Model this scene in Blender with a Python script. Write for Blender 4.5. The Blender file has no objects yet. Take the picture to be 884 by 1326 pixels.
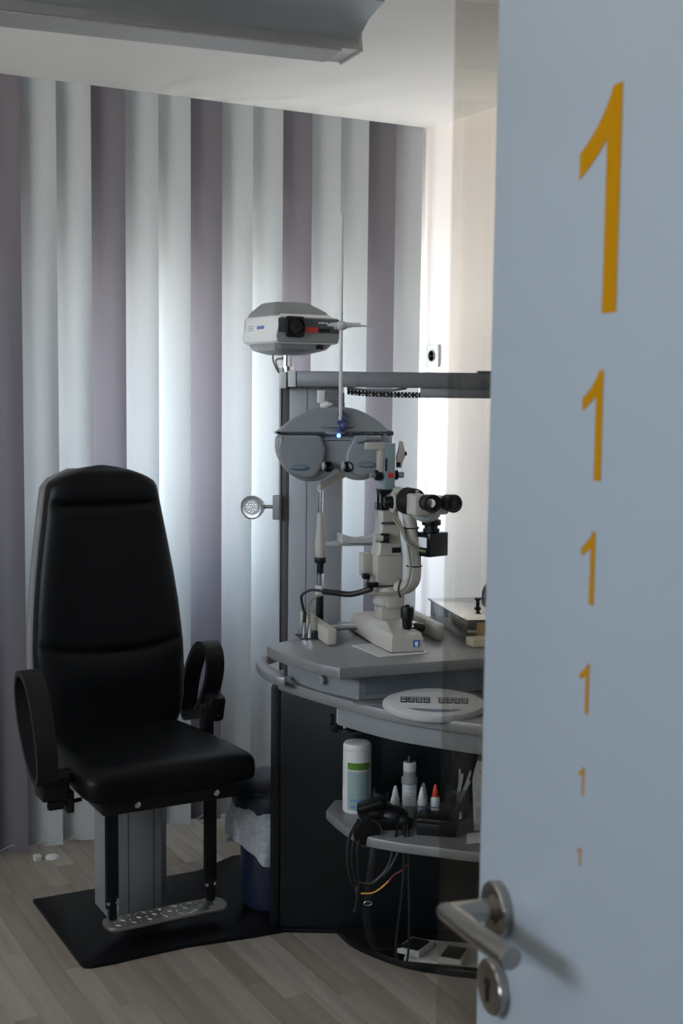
import bpy, bmesh, math, random
from mathutils import Vector, Matrix
random.seed(7)
R = math.radians
scene = bpy.context.scene
col = scene.collection

# ------------------------------------------------------------------ camera
cam_d = bpy.data.cameras.new('camera')
cam = bpy.data.objects.new('camera', cam_d); col.objects.link(cam)
rot = Matrix(((0.8751, 0.0367, -0.4825), (-0.4838, 0.0893, -0.8706), (0.0111, 0.9953, 0.0959)))
cam.matrix_world = Matrix.Translation((0, 0, 1.57)) @ rot.to_quaternion().to_matrix().to_4x4()
cam_d.sensor_fit = 'VERTICAL'; cam_d.sensor_height = 36.0
cam_d.lens = 1657.3 / 1326 * 36.0
cam_d.clip_start = 0.05
cam_d.dof.use_dof = True
cam_d.dof.focus_distance = 3.45
cam_d.dof.aperture_fstop = cam_d.lens / 5.0        # 5 mm entrance pupil
scene.camera = cam

# ------------------------------------------------------------------ world, daylight, exposure
world = bpy.data.worlds.new('World'); scene.world = world
world.use_nodes = True
wn, wl = world.node_tree.nodes, world.node_tree.links
bg = wn['Background']
tc = wn.new('ShaderNodeTexCoord'); sp = wn.new('ShaderNodeSeparateXYZ')
rp = wn.new('ShaderNodeValToRGB')
rp.color_ramp.elements[0].position = 0.44; rp.color_ramp.elements[0].color = (0.84, 0.81, 0.77, 1)
rp.color_ramp.elements[1].position = 0.56; rp.color_ramp.elements[1].color = (0.50, 0.58, 0.68, 1)
mp = wn.new('ShaderNodeMapRange')
mp.inputs['From Min'].default_value = -1; mp.inputs['From Max'].default_value = 1
wl.new(tc.outputs['Generated'], sp.inputs[0]); wl.new(sp.outputs['Z'], mp.inputs['Value'])
wl.new(mp.outputs[0], rp.inputs[0]); wl.new(rp.outputs[0], bg.inputs['Color'])
bg.inputs['Strength'].default_value = 14.5

def portal(name, loc, rx, rz, sx, sy):
    d = bpy.data.lights.new(name, 'AREA'); d.shape = 'RECTANGLE'; d.size = sx; d.size_y = sy
    d.cycles.is_portal = True
    o = bpy.data.objects.new(name, d); col.objects.link(o)
    o.location = loc; o.rotation_euler = (rx, 0, rz)
    return o
WIN = (1.28, 2.48, 0.85, 1.95)         # room window: x0, x1, z0, z1
FILL_HWIN = (-1.7, -1.1, 0.7, 1.9)        # added unseen hallway window, fills the door: y0, y1, z0, z1
FILL_LWIN = (1.00, 3.95, 1.62, 2.36)          # unseen left wall window, invented to light door, ceiling and right wall
WINS = [WIN]
portal('window_portal', ((WIN[0]+WIN[1])/2, 4.555, (WIN[2]+WIN[3])/2), R(-90), 0, WIN[1]-WIN[0], WIN[3]-WIN[2])
portal('hall_fill_portal', (-2.86, (FILL_HWIN[0]+FILL_HWIN[1])/2, (FILL_HWIN[2]+FILL_HWIN[3])/2), R(-90), R(90), FILL_HWIN[1]-FILL_HWIN[0], FILL_HWIN[3]-FILL_HWIN[2])

portal('side_fill_portal', (-2.13, (FILL_LWIN[0]+FILL_LWIN[1])/2, (FILL_LWIN[2]+FILL_LWIN[3])/2), R(-90), R(90), FILL_LWIN[1]-FILL_LWIN[0], FILL_LWIN[3]-FILL_LWIN[2])

scene.view_settings.view_transform = 'Standard'
scene.view_settings.look = 'None'
scene.view_settings.gamma = 1.0
scene.view_settings.use_curve_mapping = False
scene.view_settings.exposure = 0.58
scene.cycles.use_denoising = True
scene.cycles.diffuse_bounces = 6
scene.cycles.transparent_max_bounces = 24

# ------------------------------------------------------------------ materials
MATS = {}
def mat(name, color, rough=0.5, metal=0.0, spec=0.5, noise=0.0, nscale=30, bump=0.0, bscale=200, coat=0.0, emit=None, estr=0, stretch=None):
    m = bpy.data.materials.new(name); m.use_nodes = True
    nt = m.node_tree; n = nt.nodes; l = nt.links
    p = n['Principled BSDF']
    p.inputs['Base Color'].default_value = (*color, 1)
    p.inputs['Roughness'].default_value = rough
    p.inputs['Metallic'].default_value = metal
    p.inputs['Specular IOR Level'].default_value = spec
    p.inputs['Coat Weight'].default_value = coat
    if emit:
        p.inputs['Emission Color'].default_value = (*emit, 1); p.inputs['Emission Strength'].default_value = estr
    if noise or bump:
        t = n.new('ShaderNodeTexCoord'); mpg = n.new('ShaderNodeMapping')
        if stretch: mpg.inputs['Scale'].default_value = stretch
        l.new(t.outputs['Object'], mpg.inputs['Vector'])
    if noise:
        nz = n.new('ShaderNodeTexNoise'); nz.inputs['Scale'].default_value = nscale; nz.inputs['Detail'].default_value = 4
        l.new(mpg.outputs[0], nz.inputs['Vector'])
        mr = n.new('ShaderNodeMapRange')
        mr.inputs['To Min'].default_value = 1 - noise; mr.inputs['To Max'].default_value = 1 + noise
        l.new(nz.outputs['Fac'], mr.inputs['Value'])
        mx = n.new('ShaderNodeMix'); mx.data_type = 'RGBA'; mx.blend_type = 'MULTIPLY'; mx.inputs['Factor'].default_value = 1
        mx.inputs['A'].default_value = (*color, 1)
        l.new(mr.outputs[0], mx.inputs['B']); l.new(mx.outputs['Result'], p.inputs['Base Color'])
    if bump:
        nb = n.new('ShaderNodeTexNoise'); nb.inputs['Scale'].default_value = bscale; nb.inputs['Detail'].default_value = 3
        l.new(mpg.outputs[0], nb.inputs['Vector'])
        bp = n.new('ShaderNodeBump'); bp.inputs['Strength'].default_value = bump; bp.inputs['Distance'].default_value = 0.002
        l.new(nb.outputs['Fac'], bp.inputs['Height']); l.new(bp.outputs[0], p.inputs['Normal'])
    MATS[name] = m
    return m

mat('ceiling_paint', (0.86, 0.86, 0.84), 0.9, noise=0.02, nscale=6, bump=0.05)
mat('wall_paint', (0.81, 0.765, 0.735), 0.85, noise=0.02, nscale=5, bump=0.08)
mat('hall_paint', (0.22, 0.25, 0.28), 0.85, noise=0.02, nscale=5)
mat('window_frame', (0.8, 0.8, 0.8), 0.4)
mat('floor_base', (0.10, 0.085, 0.07), 0.6, noise=0.2, nscale=4)
mat('leather', (0.003, 0.0035, 0.004), 0.42, spec=0.2, noise=0.15, nscale=8, bump=0.05, bscale=260)
mat('black_plastic', (0.005, 0.0055, 0.006), 0.40, spec=0.3, noise=0.1, nscale=20)
mat('gloss_black', (0.004, 0.0045, 0.005), 0.16, spec=0.3, noise=0.1, nscale=10)
mat('black_rubber', (0.006, 0.006, 0.0065), 0.6, spec=0.3, noise=0.1, nscale=30)
mat('chair_shell', (0.17, 0.165, 0.155), 0.6, noise=0.06, nscale=20)
mat('plate_black', (0.003, 0.0035, 0.004), 0.4, spec=0.25, noise=0.2, nscale=12)
mat('anthracite', (0.005, 0.0075, 0.009), 0.32, spec=0.3, noise=0.12, nscale=3)
mat('silver_lacquer', (0.25, 0.255, 0.26), 0.42, metal=0.35, noise=0.04, nscale=60)
mat('top_silver', (0.21, 0.213, 0.216), 0.38, metal=0.25, noise=0.05, nscale=80)
mat('grey_plastic', (0.21, 0.225, 0.23), 0.5, noise=0.03, nscale=30)
mat('pale_grey', (0.42, 0.43, 0.43), 0.5, noise=0.03, nscale=30)
mat('blue_grey', (0.14, 0.17, 0.195), 0.5, noise=0.03, nscale=30)
mat('aluminium', (0.16, 0.17, 0.178), 0.42, metal=0.5, noise=0.05, nscale=40, stretch=(1, 1, 0.05))
mat('pillar_alu', (0.27, 0.285, 0.30), 0.5, metal=0.3, noise=0.04, nscale=40, stretch=(1, 1, 0.03))
mat('dark_metal', (0.10, 0.10, 0.105), 0.45, metal=0.5, noise=0.08, nscale=20)
mat('steel', (0.36, 0.34, 0.31), 0.24, metal=1.0, noise=0.08, nscale=90, stretch=(1, 1, 8))
mat('chrome', (0.75, 0.76, 0.78), 0.12, metal=1.0, noise=0.03, nscale=10)
mat('mirror_steel', (0.50, 0.49, 0.46), 0.10, metal=1.0, noise=0.05, nscale=8)
mat('tread_steel', (0.42, 0.41, 0.39), 0.32, metal=0.9, noise=0.15, nscale=50)
mat('beige', (0.40, 0.38, 0.335), 0.42, noise=0.03, nscale=25)
mat('beige_grey', (0.40, 0.42, 0.41), 0.42, noise=0.03, nscale=25)
mat('teal_grey', (0.20, 0.27, 0.285), 0.4, noise=0.05, nscale=25)
mat('phoropter_grey', (0.20, 0.22, 0.23), 0.40, noise=0.03, nscale=20)
mat('phoropter_pale', (0.27, 0.28, 0.28), 0.42, noise=0.03, nscale=20)
mat('window_blue', (0.10, 0.15, 0.19), 0.12, noise=0.1, nscale=30)
mat('projector_white', (0.72, 0.72, 0.69), 0.45, noise=0.03, nscale=20)
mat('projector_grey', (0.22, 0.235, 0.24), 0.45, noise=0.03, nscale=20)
mat('projector_band', (0.045, 0.05, 0.06), 0.35, noise=0.05, nscale=20)
mat('print_red', (0.55, 0.025, 0.025), 0.4, noise=0.03)
mat('print_blue', (0.10, 0.20, 0.45), 0.5, noise=0.03)
mat('print_grey', (0.32, 0.33, 0.35), 0.5, noise=0.03)
mat('print_white', (0.75, 0.76, 0.77), 0.5, noise=0.03)
mat('print_green', (0.07, 0.19, 0.012), 0.5, noise=0.03)
mat('print_aqua', (0.24, 0.35, 0.34), 0.5, noise=0.05, nscale=200)
mat('logo_blue', (0.02, 0.14, 0.48), 0.35, noise=0.03)
mat('white_plastic', (0.55, 0.56, 0.55), 0.4, noise=0.02)
mat('milky_plastic', (0.48, 0.52, 0.52), 0.35, noise=0.02)
mat('orange_red', (0.5, 0.035, 0.008), 0.4, noise=0.02)
mat('bin_blue', (0.007, 0.013, 0.036), 0.38, noise=0.08, nscale=15)
mat('paper', (0.5, 0.5, 0.49), 0.8, noise=0.03, nscale=60)
mat('carton', (0.42, 0.41, 0.38), 0.7, noise=0.04, nscale=40)
mat('wood', (0.42, 0.27, 0.12), 0.5, noise=0.25, nscale=14, stretch=(1, 12, 12))
mat('pale_wood', (0.52, 0.47, 0.34), 0.5, noise=0.12, nscale=14, stretch=(1, 12, 12))
mat('door_lacquer', (0.265, 0.31, 0.345), 0.34, noise=0.015, nscale=8)
mat('digit_gold', (0.35, 0.16, 0.0003), 0.8, spec=0.05, noise=0.02)
mat('lamp_body', (0.46, 0.46, 0.45), 0.4, metal=0.7, noise=0.05, nscale=40)
mat('lamp_wing', (0.46, 0.50, 0.53), 0.38, metal=0.75, noise=0.05, nscale=20)
mat('lamp_louvre', (0.50, 0.50, 0.49), 0.5, metal=0.6, noise=0.35, nscale=260)
mat('cord_black', (0.008, 0.008, 0.009), 0.5, noise=0.1)
mat('cord_olive', (0.20, 0.19, 0.13), 0.5, noise=0.1)
mat('cord_orange', (0.55, 0.26, 0.02), 0.5, noise=0.1)
mat('cord_red', (0.16, 0.008, 0.015), 0.5, noise=0.1)
mat('led_blue', (0.1, 0.2, 0.6), 0.3, emit=(0.12, 0.25, 1.0), estr=3.0)
mat('knob_blue', (0.05, 0.06, 0.16), 0.35, noise=0.05)
mat('led_lens', (0.62, 0.63, 0.60), 0.25, noise=0.35, nscale=420)
mat('pedal_frame', (0.36, 0.355, 0.32), 0.5, noise=0.05)

def thin_glass(name, tint, refl_rough=0.0, f0=0.045, gain=1.0):
    """clear sheet: transparent with Fresnel reflection of both faces"""
    m = bpy.data.materials.new(name); m.use_nodes = True
    n, l = m.node_tree.nodes, m.node_tree.links
    n.clear()
    out = n.new('ShaderNodeOutputMaterial'); mix = n.new('ShaderNodeMixShader')
    tr = n.new('ShaderNodeBsdfTransparent'); gl = n.new('ShaderNodeBsdfGlossy'); fr = n.new('ShaderNodeFresnel')
    tr.inputs['Color'].default_value = (*tint, 1); gl.inputs['Roughness'].default_value = refl_rough
    geo = n.new('ShaderNodeNewGeometry'); ior = n.new('ShaderNodeMapRange')   # same reflectance on both faces of a thin sheet
    ior.inputs['To Min'].default_value = 1.5; ior.inputs['To Max'].default_value = 1/1.5
    l.new(geo.outputs['Backfacing'], ior.inputs['Value']); l.new(ior.outputs[0], fr.inputs['IOR'])
    mul = n.new('ShaderNodeMath'); mul.operation = 'MULTIPLY'; mul.inputs[1].default_value = gain; mul.use_clamp = True
    l.new(fr.outputs[0], mul.inputs[0]); l.new(mul.outputs[0], mix.inputs[0])
    l.new(tr.outputs[0], mix.inputs[1]); l.new(gl.outputs[0], mix.inputs[2]); l.new(mix.outputs[0], out.inputs[0])
    MATS[name] = m
    return m
thin_glass('clear_margin_glass', (0.86, 0.845, 0.815), gain=0.6)
thin_glass('window_glass', (0.97, 0.98, 0.98))
thin_glass('cup_glass', (0.80, 0.82, 0.82), gain=2.2)
bagm = bpy.data.materials.new('film'); bagm.use_nodes = True; MATS['film'] = bagm
_n, _l = bagm.node_tree.nodes, bagm.node_tree.links
_p = _n['Principled BSDF']; _p.inputs['Base Color'].default_value = (0.62, 0.68, 0.74, 1); _p.inputs['Roughness'].default_value = 0.35
_t = _n.new('ShaderNodeBsdfTransparent'); _m = _n.new('ShaderNodeMixShader'); _z = _n.new('ShaderNodeTexNoise'); _r = _n.new('ShaderNodeMapRange')
_z.inputs['Scale'].default_value = 18; _r.inputs['To Min'].default_value = 0.40; _r.inputs['To Max'].default_value = 0.95
_l.new(_z.outputs['Fac'], _r.inputs['Value']); _l.new(_r.outputs[0], _m.inputs[0]); _l.new(_t.outputs[0], _m.inputs[1]); _l.new(_p.outputs[0], _m.inputs[2])
_l.new(_m.outputs[0], _n['Material Output'].inputs[0])

def slat_mat(name, refl, trans):
    m = bpy.data.materials.new(name); m.use_nodes = True
    n, l = m.node_tree.nodes, m.node_tree.links
    n.clear()
    out = n.new('ShaderNodeOutputMaterial'); add = n.new('ShaderNodeAddShader')
    d = n.new('ShaderNodeBsdfDiffuse'); t = n.new('ShaderNodeBsdfTranslucent')
    tcn = n.new('ShaderNodeTexCoord'); mpn = n.new('ShaderNodeMapping'); mpn.inputs['Scale'].default_value = (500, 500, 30)
    nz = n.new('ShaderNodeTexNoise'); nz.inputs['Scale'].default_value = 1.0
    mr = n.new('ShaderNodeMapRange'); mr.inputs['To Min'].default_value = 0.94; mr.inputs['To Max'].default_value = 1.06
    l.new(tcn.outputs['Object'], mpn.inputs[0]); l.new(mpn.outputs[0], nz.inputs['Vector']); l.new(nz.outputs['Fac'], mr.inputs['Value'])
    for sh, c in ((d, refl), (t, trans)):
        mx = n.new('ShaderNodeMix'); mx.data_type = 'RGBA'; mx.blend_type = 'MULTIPLY'; mx.inputs['Factor'].default_value = 1
        mx.inputs['A'].default_value = (*c, 1); l.new(mr.outputs[0], mx.inputs['B']); l.new(mx.outputs['Result'], sh.inputs['Color'])
    l.new(d.outputs[0], add.inputs[0]); l.new(t.outputs[0], add.inputs[1]); l.new(add.outputs[0], out.inputs[0])
    MATS[name] = m
slat_mat('slat_pale', (0.40, 0.42, 0.425), (0.072, 0.077, 0.080))
slat_mat('slat_mauve', (0.15, 0.14, 0.155), (0.033, 0.031, 0.036))

def plank_mat():
    m = bpy.data.materials.new('plank_oak'); m.use_nodes = True
    n, l = m.node_tree.nodes, m.node_tree.links
    p = n['Principled BSDF']; p.inputs['Roughness'].default_value = 0.42
    oi = n.new('ShaderNodeObjectInfo'); tcn = n.new('ShaderNodeTexCoord'); mpn = n.new('ShaderNodeMapping')
    mpn.inputs['Scale'].default_value = (26, 2.0, 1)
    addv = n.new('ShaderNodeVectorMath'); addv.operation = 'ADD'
    sc = n.new('ShaderNodeMath'); sc.operation = 'MULTIPLY'; sc.inputs[1].default_value = 37.0
    l.new(oi.outputs['Random'], sc.inputs[0]); l.new(tcn.outputs['Object'], mpn.inputs[0])
    l.new(mpn.outputs[0], addv.inputs[0]); l.new(sc.outputs[0], addv.inputs[1])
    nz = n.new('ShaderNodeTexNoise'); nz.inputs['Scale'].default_value = 1.0; nz.inputs['Detail'].default_value = 6; nz.inputs['Distortion'].default_value = 0.6
    l.new(addv.outputs[0], nz.inputs['Vector'])
    r1 = n.new('ShaderNodeValToRGB')
    e = r1.color_ramp.elements
    e[0].position = 0.0; e[0].color = (0.21, 0.177, 0.143, 1); e[1].position = 1.0; e[1].color = (0.33, 0.30, 0.265, 1)
    e2 = e.new(0.55); e2.color = (0.26, 0.23, 0.195, 1)
    l.new(oi.outputs['Random'], r1.inputs[0])
    mr = n.new('ShaderNodeMapRange'); mr.inputs['From Min'].default_value = 0.3; mr.inputs['From Max'].default_value = 0.7
    mr.inputs['To Min'].default_value = 0.80; mr.inputs['To Max'].default_value = 1.14
    l.new(nz.outputs['Fac'], mr.inputs['Value'])
    mx = n.new('ShaderNodeMix'); mx.data_type = 'RGBA'; mx.blend_type = 'MULTIPLY'; mx.inputs['Factor'].default_value = 1
    l.new(r1.outputs[0], mx.inputs['A']); l.new(mr.outputs[0], mx.inputs['B']); l.new(mx.outputs['Result'], p.inputs['Base Color'])
    MATS['plank_oak'] = m
plank_mat()

# ------------------------------------------------------------------ mesh helpers
def catmull(pts, k=6, closed=False):
    P = [Vector(p) for p in pts]; n = len(P); out = []
    rng = range(n) if closed else range(n - 1)
    for i in rng:
        if closed: a, b, c, d = P[(i-1) % n], P[i], P[(i+1) % n], P[(i+2) % n]
        else: a, b, c, d = P[max(i-1, 0)], P[i], P[i+1], P[min(i+2, n-1)]
        for j in range(k):
            t = j / k
            out.append(0.5 * ((2*b) + (c-a)*t + (2*a-5*b+4*c-d)*t*t + (3*b-a-3*c+d)*t**3))
    if not closed: out.append(P[-1])
    return out

class MB:
    def __init__(s): s.bm = bmesh.new()
    def _add(s, tb, M=None):
        if M is not None: tb.transform(M)
        me = bpy.data.meshes.new('tmp'); tb.to_mesh(me); tb.free()
        s.bm.from_mesh(me); bpy.data.meshes.remove(me)
        return s
    def box(s, c, size, bev=0.0, seg=2, rz=0.0, M=None, rx=0.0, ry=0.0):
        tb = bmesh.new(); bmesh.ops.create_cube(tb, size=1)
        bmesh.ops.scale(tb, vec=size, verts=tb.verts)
        if bev: bmesh.ops.bevel(tb, geom=tb.edges[:], offset=bev, segments=seg, affect='EDGES', profile=0.5)
        T = Matrix.Translation(c) @ Matrix.Rotation(rz, 4, 'Z') @ Matrix.Rotation(ry, 4, 'Y') @ Matrix.Rotation(rx, 4, 'X')
        return s._add(tb, (M @ T) if M is not None else T)
    def cyl(s, p0, p1, r0, r1=None, n=24, bev=0.0, seg=2, M=None):
        p0, p1 = Vector(p0), Vector(p1); r1 = r0 if r1 is None else r1
        d = p1 - p0; L = d.length
        tb = bmesh.new()
        bmesh.ops.create_cone(tb, cap_ends=True, cap_tris=False, segments=n, radius1=r0, radius2=r1, depth=L)
        if bev:
            ed = [e for e in tb.edges if abs(e.verts[0].co.z - e.verts[1].co.z) < 1e-6]
            bmesh.ops.bevel(tb, geom=ed, offset=bev, segments=seg, affect='EDGES', profile=0.5)
        T = Matrix.Translation((p0 + p1) / 2) @ d.to_track_quat('Z', 'Y').to_matrix().to_4x4()
        return s._add(tb, (M @ T) if M is not None else T)
    def ell(s, c, r, n=24, M=None):
        tb = bmesh.new(); bmesh.ops.create_uvsphere(tb, u_segments=n, v_segments=max(8, n // 2), radius=1)
        bmesh.ops.scale(tb, vec=r, verts=tb.verts)
        T = Matrix.Translation(c)
        return s._add(tb, (M @ T) if M is not None else T)
    def prism(s, poly, z0, z1, bev=0.0, seg=2, M=None, edges='all'):
        tb = bmesh.new()
        vs = [tb.verts.new((p[0], p[1], z0)) for p in poly]
        f = tb.faces.new(vs)
        r = bmesh.ops.extrude_face_region(tb, geom=[f])
        for v in [g for g in r['geom'] if isinstance(g, bmesh.types.BMVert)]: v.co.z = z1
        bmesh.ops.recalc_face_normals(tb, faces=tb.faces)
        if bev:
            ed = tb.edges[:] if edges == 'all' else [e for e in tb.edges if abs(e.verts[0].co.z - e.verts[1].co.z) < 1e-7]
            bmesh.ops.bevel(tb, geom=ed, offset=bev, segments=seg, affect='EDGES', profile=0.5)
        return s._add(tb, M)
    def loft(s, rings, M=None, caps=True, closed=True):
        tb = bmesh.new()
        V = [[tb.verts.new(p) for p in r] for r in rings]
        n = len(rings[0])
        for a, b in zip(V[:-1], V[1:]):
            for i in range(n if closed else n - 1):
                j = (i + 1) % n
                tb.faces.new((a[i], a[j], b[j], b[i]))
        if caps and closed:
            tb.faces.new(list(reversed(V[0]))); tb.faces.new(V[-1])
        bmesh.ops.recalc_face_normals(tb, faces=tb.faces)
        return s._add(tb, M)
    def lathe(s, prof, c=(0, 0, 0), n=32, M=None):
        rings = [[(r*math.cos(2*math.pi*k/n), r*math.sin(2*math.pi*k/n), z) for k in range(n)] for r, z in prof]
        T = Matrix.Translation(c)
        return s.loft(rings, (M @ T) if M is not None else T)
    def tube(s, pts, r, n=8, k=6, smooth=True, closed=False, M=None, flat=None):
        P = catmull(pts, k, closed) if smooth else [Vector(p) for p in pts]
        rings = []; up = None; m = len(P)
        for i, p in enumerate(P):
            if closed: t = P[(i+1) % m] - P[i-1]
            else: t = P[min(i+1, m-1)] - P[max(i-1, 0)]
            t.normalize()
            if up is None:
                up = Vector((0, 0, 1)) if abs(t.z) < 0.9 else Vector((1, 0, 0))
            a = t.cross(up)
            if a.length < 1e-5: a = t.orthogonal()
            a.normalize(); b = a.cross(t); up = b
            rr = r[min(i // k, len(r)-1)] if isinstance(r, (list, tuple)) else r
            sa, sb = (rr, rr) if flat is None else (rr*flat[0], rr*flat[1])
            rings.append([p + a*math.cos(2*math.pi*q/n)*sa + b*math.sin(2*math.pi*q/n)*sb for q in range(n)])
        if closed:
            rings.append(rings[0])
            return s.loft(rings, M, caps=False)
        return s.loft(rings, M)
    def torus(s, c, R0, r, axis='Z', n=32, m=8, sx=1.0, sy=1.0, M=None):
        rings = []
        for i in range(n + 1):
            a = 2*math.pi*i/n
            ring = []
            for j in range(m):
                b = 2*math.pi*j/m
                q = R0 + r*math.cos(b)
                v = Vector((q*math.cos(a)*sx, q*math.sin(a)*sy, r*math.sin(b)))
                if axis == 'Y': v = Vector((v.x, -v.z, v.y))
                if axis == 'X': v = Vector((v.z, v.x, v.y))
                ring.append(v + Vector(c))
            rings.append(ring)
        return s.loft(rings, M, caps=False)

def obj(name, mb, material, parent=None, angle=35, label=None, kind=None):
    me = bpy.data.meshes.new(name)
    bm = mb.bm
    bmesh.ops.remove_doubles(bm, verts=bm.verts, dist=1e-6)
    bm.to_mesh(me); bm.free()
    me.polygons.foreach_set('use_smooth', [True] * len(me.polygons))
    me.set_sharp_from_angle(angle=R(angle))
    me.materials.append(MATS[material])
    o = bpy.data.objects.new(name, me); col.objects.link(o)
    if parent: o.parent = parent
    if label: o['label'] = label
    if kind: o['kind'] = kind
    return o
def tag(o, label, cat, group=None):
    o['label'] = label; o['category'] = cat
    if group: o['group'] = group
    return o
def thing(name, label, cat, loc=(0, 0, 0), rz=0.0, group=None):
    o = bpy.data.objects.new(name, None); col.objects.link(o)
    o.empty_display_size = 0.05
    o.location = loc; o.rotation_euler = (0, 0, rz)
    return tag(o, label, cat, group)
def struct(name, mb, material, parent=None, label=None):
    o = obj(name, mb, material, parent, label=label)
    if parent is None: o['kind'] = 'structure'
    return o
FRONT = Matrix(((1, 0, 0, 0), (0, 0, 1, 0), (0, 1, 0, 0), (0, 0, 0, 1)))   # prism drawn in x,z ; extruded along y
def fr(y=0.0): return Matrix.Translation((0, y, 0)) @ FRONT

# ------------------------------------------------------------------ the room
CE = 2.532
XR = 2.62
YB = 4.42            # window wall face
m = MB().box((-0.1, 1.0, -0.03), (6.4, 7.0, 0.04)); floor = struct('floor', m, 'floor_base', label='greyish oak strip laminate floor')
# oak strips, along the room; x boundaries at 0.903 + k*0.065
PW = 0.065
lens_ = (0.42, 0.58, 0.80, 1.05)
pm = {}
for L in lens_:
    b = MB().box((0, 0, 0), (PW - 0.0006, L - 0.0006, 0.010), bev=0.0008, seg=1)
    o = obj('floor_plank', b, 'plank_oak'); pm[L] = o.data; bpy.data.objects.remove(o)
for k in range(-9, 27):
    xc = 0.903 + (k + 0.5) * PW
    if xc + PW/2 > XR: break
    y = YB - 0.02 + random.uniform(0, 0.25)
    y = YB
    first = True
    while y > 1.95:
        L = random.choice(lens_[:2]) if first else random.choice(lens_)
        first = False
        o = bpy.data.objects.new('floor_plank', pm[L]); col.objects.link(o)
        o.parent = floor; o.location = (xc, y - L/2, -0.005)
        y -= L

# ceiling with a slot along the window for the blind
m = MB().box(((-2.9 + XR)/2, (-2.3 + 4.092)/2, CE + 0.03), (XR + 2.9, 4.092 + 2.3, 0.06)); struct('ceiling', m, 'ceiling_paint', label='matt white ceiling')
m = MB().box(((-2.1 + XR)/2, 4.25, CE + 0.125), (XR + 2.1 + 0.2, 0.65, 0.05)); struct('trim_1', m, 'ceiling_paint', label='white top of the curtain slot')
m = MB().box((XR + 0.06, 2.25, 1.30), (0.12, 4.8, 2.75)); struct('wall_right', m, 'wall_paint', label='warm white side wall')
y0, y1, z0, z1 = FILL_LWIN
m = MB()
m.box((-2.06, (0.0 + y0)/2, 1.3), (0.12, y0 - 0.0, 2.75)); m.box((-2.06, (y1 + 4.5)/2, 1.3), (0.12, 4.5 - y1, 2.75))
m.box((-2.06, (y0 + y1)/2, z0/2), (0.12, y1 - y0, z0)); m.box((-2.06, (y0 + y1)/2, (z1 + 2.6)/2), (0.12, y1 - y0, 2.6 - z1))
struct('wall_left', m, 'wall_paint', label='warm white wall')
m = MB()
for yy in (y0 + 0.025, y1 - 0.025): m.box((-2.06, yy, (z0 + z1)/2), (0.05, 0.05, z1 - z0))
for zz in (z0 + 0.025, z1 - 0.025): m.box((-2.06, (y0 + y1)/2, zz), (0.05, y1 - y0, 0.05))
struct('window_3', m, 'window_frame', label='added unseen white window frame in the left wall')
z0, z1 = WIN[2], WIN[3]
m = MB()
xa = -2.1
for x0, x1 in sorted((w[0], w[1]) for w in WINS) + [(XR + 0.1, None)]:
    m.box(((xa + x0)/2, YB + 0.07, 1.3), (x0 - xa, 0.14, 2.75))
    if x1 is None: break
    m.box(((x0 + x1)/2, YB + 0.07, z0/2 - 0.04), (x1 - x0, 0.14, z0 + 0.08))
    m.box(((x0 + x1)/2, YB + 0.07, (z1 + 2.675)/2), (x1 - x0, 0.14, 2.675 - z1))
    xa = x1
struct('wall_back', m, 'wall_paint', label='wall with the windows behind the blind')
for wi, (x0, x1, z0, z1) in enumerate(WINS):
    m = MB()
    for xx in (x0 + 0.03, (x0 + x1)/2, x1 - 0.03): m.box((xx, YB + 0.09, (z0 + z1)/2), (0.06, 0.06, z1 - z0))
    for zz in (z0 + 0.03, z1 - 0.03): m.box(((x0 + x1)/2, YB + 0.09, zz), (x1 - x0 - 0.06, 0.059, 0.06))
    w1 = struct('window_%d' % (wi*3 + 1), m, 'window_frame', label='white framed window behind the blind')
    for a, b in ((x0 + 0.06, (x0 + x1)/2 - 0.03), ((x0 + x1)/2 + 0.03, x1 - 0.06)):
        obj('pane', MB().box(((a + b)/2, YB + 0.09, (z0 + z1)/2), (b - a, 0.004, z1 - z0 - 0.12)), 'window_glass', w1)

# entrance side and hallway
m = MB()
m.box((1.62, 0.09, 1.30), (2.10, 0.14, 2.60)); m.box((-1.80, 0.09, 1.30), (0.64, 0.14, 2.60))
struct('wall_front', m, 'hall_paint', label='entrance wall')
struct('wall_hall_back', MB().box((-0.1, -2.30, 1.30), (5.6, 0.12, 2.60)), 'hall_paint', label='pale hallway wall')
struct('wall_hall_right', MB().box((XR + 0.06, -1.19, 1.30), (0.12, 2.08, 2.60)), 'hall_paint', label='pale hallway end wall')
y0, y1, z0, z1 = FILL_HWIN
m = MB()
m.box((-2.80, (y0 - 2.3)/2, 1.3), (0.12, y0 + 2.3, 2.6)); m.box((-2.80, (y1 + 0.2)/2, 1.3), (0.12, 0.2 - y1, 2.6))
m.box((-2.80, (y0 + y1)/2, z0/2), (0.12, y1 - y0, z0)); m.box((-2.80, (y0 + y1)/2, (z1 + 2.6)/2), (0.12, y1 - y0, 2.6 - z1))
struct('wall_hall_left', m, 'hall_paint', label='pale hallway end wall with an added window opening')
m = MB()
for yy in (y0 + 0.025, y1 - 0.025): m.box((-2.80, yy, (z0 + z1)/2), (0.05, 0.05, z1 - z0))
for zz in (z0 + 0.025, z1 - 0.025): m.box((-2.80, (y0 + y1)/2, zz), (0.05, y1 - y0, 0.05))
struct('window_2', m, 'window_frame', label='added unseen hallway window frame')

# ------------------------------------------------------------------ door
DA = R(10.7)
E = Vector((0.720, 1.009, 0.0))
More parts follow.
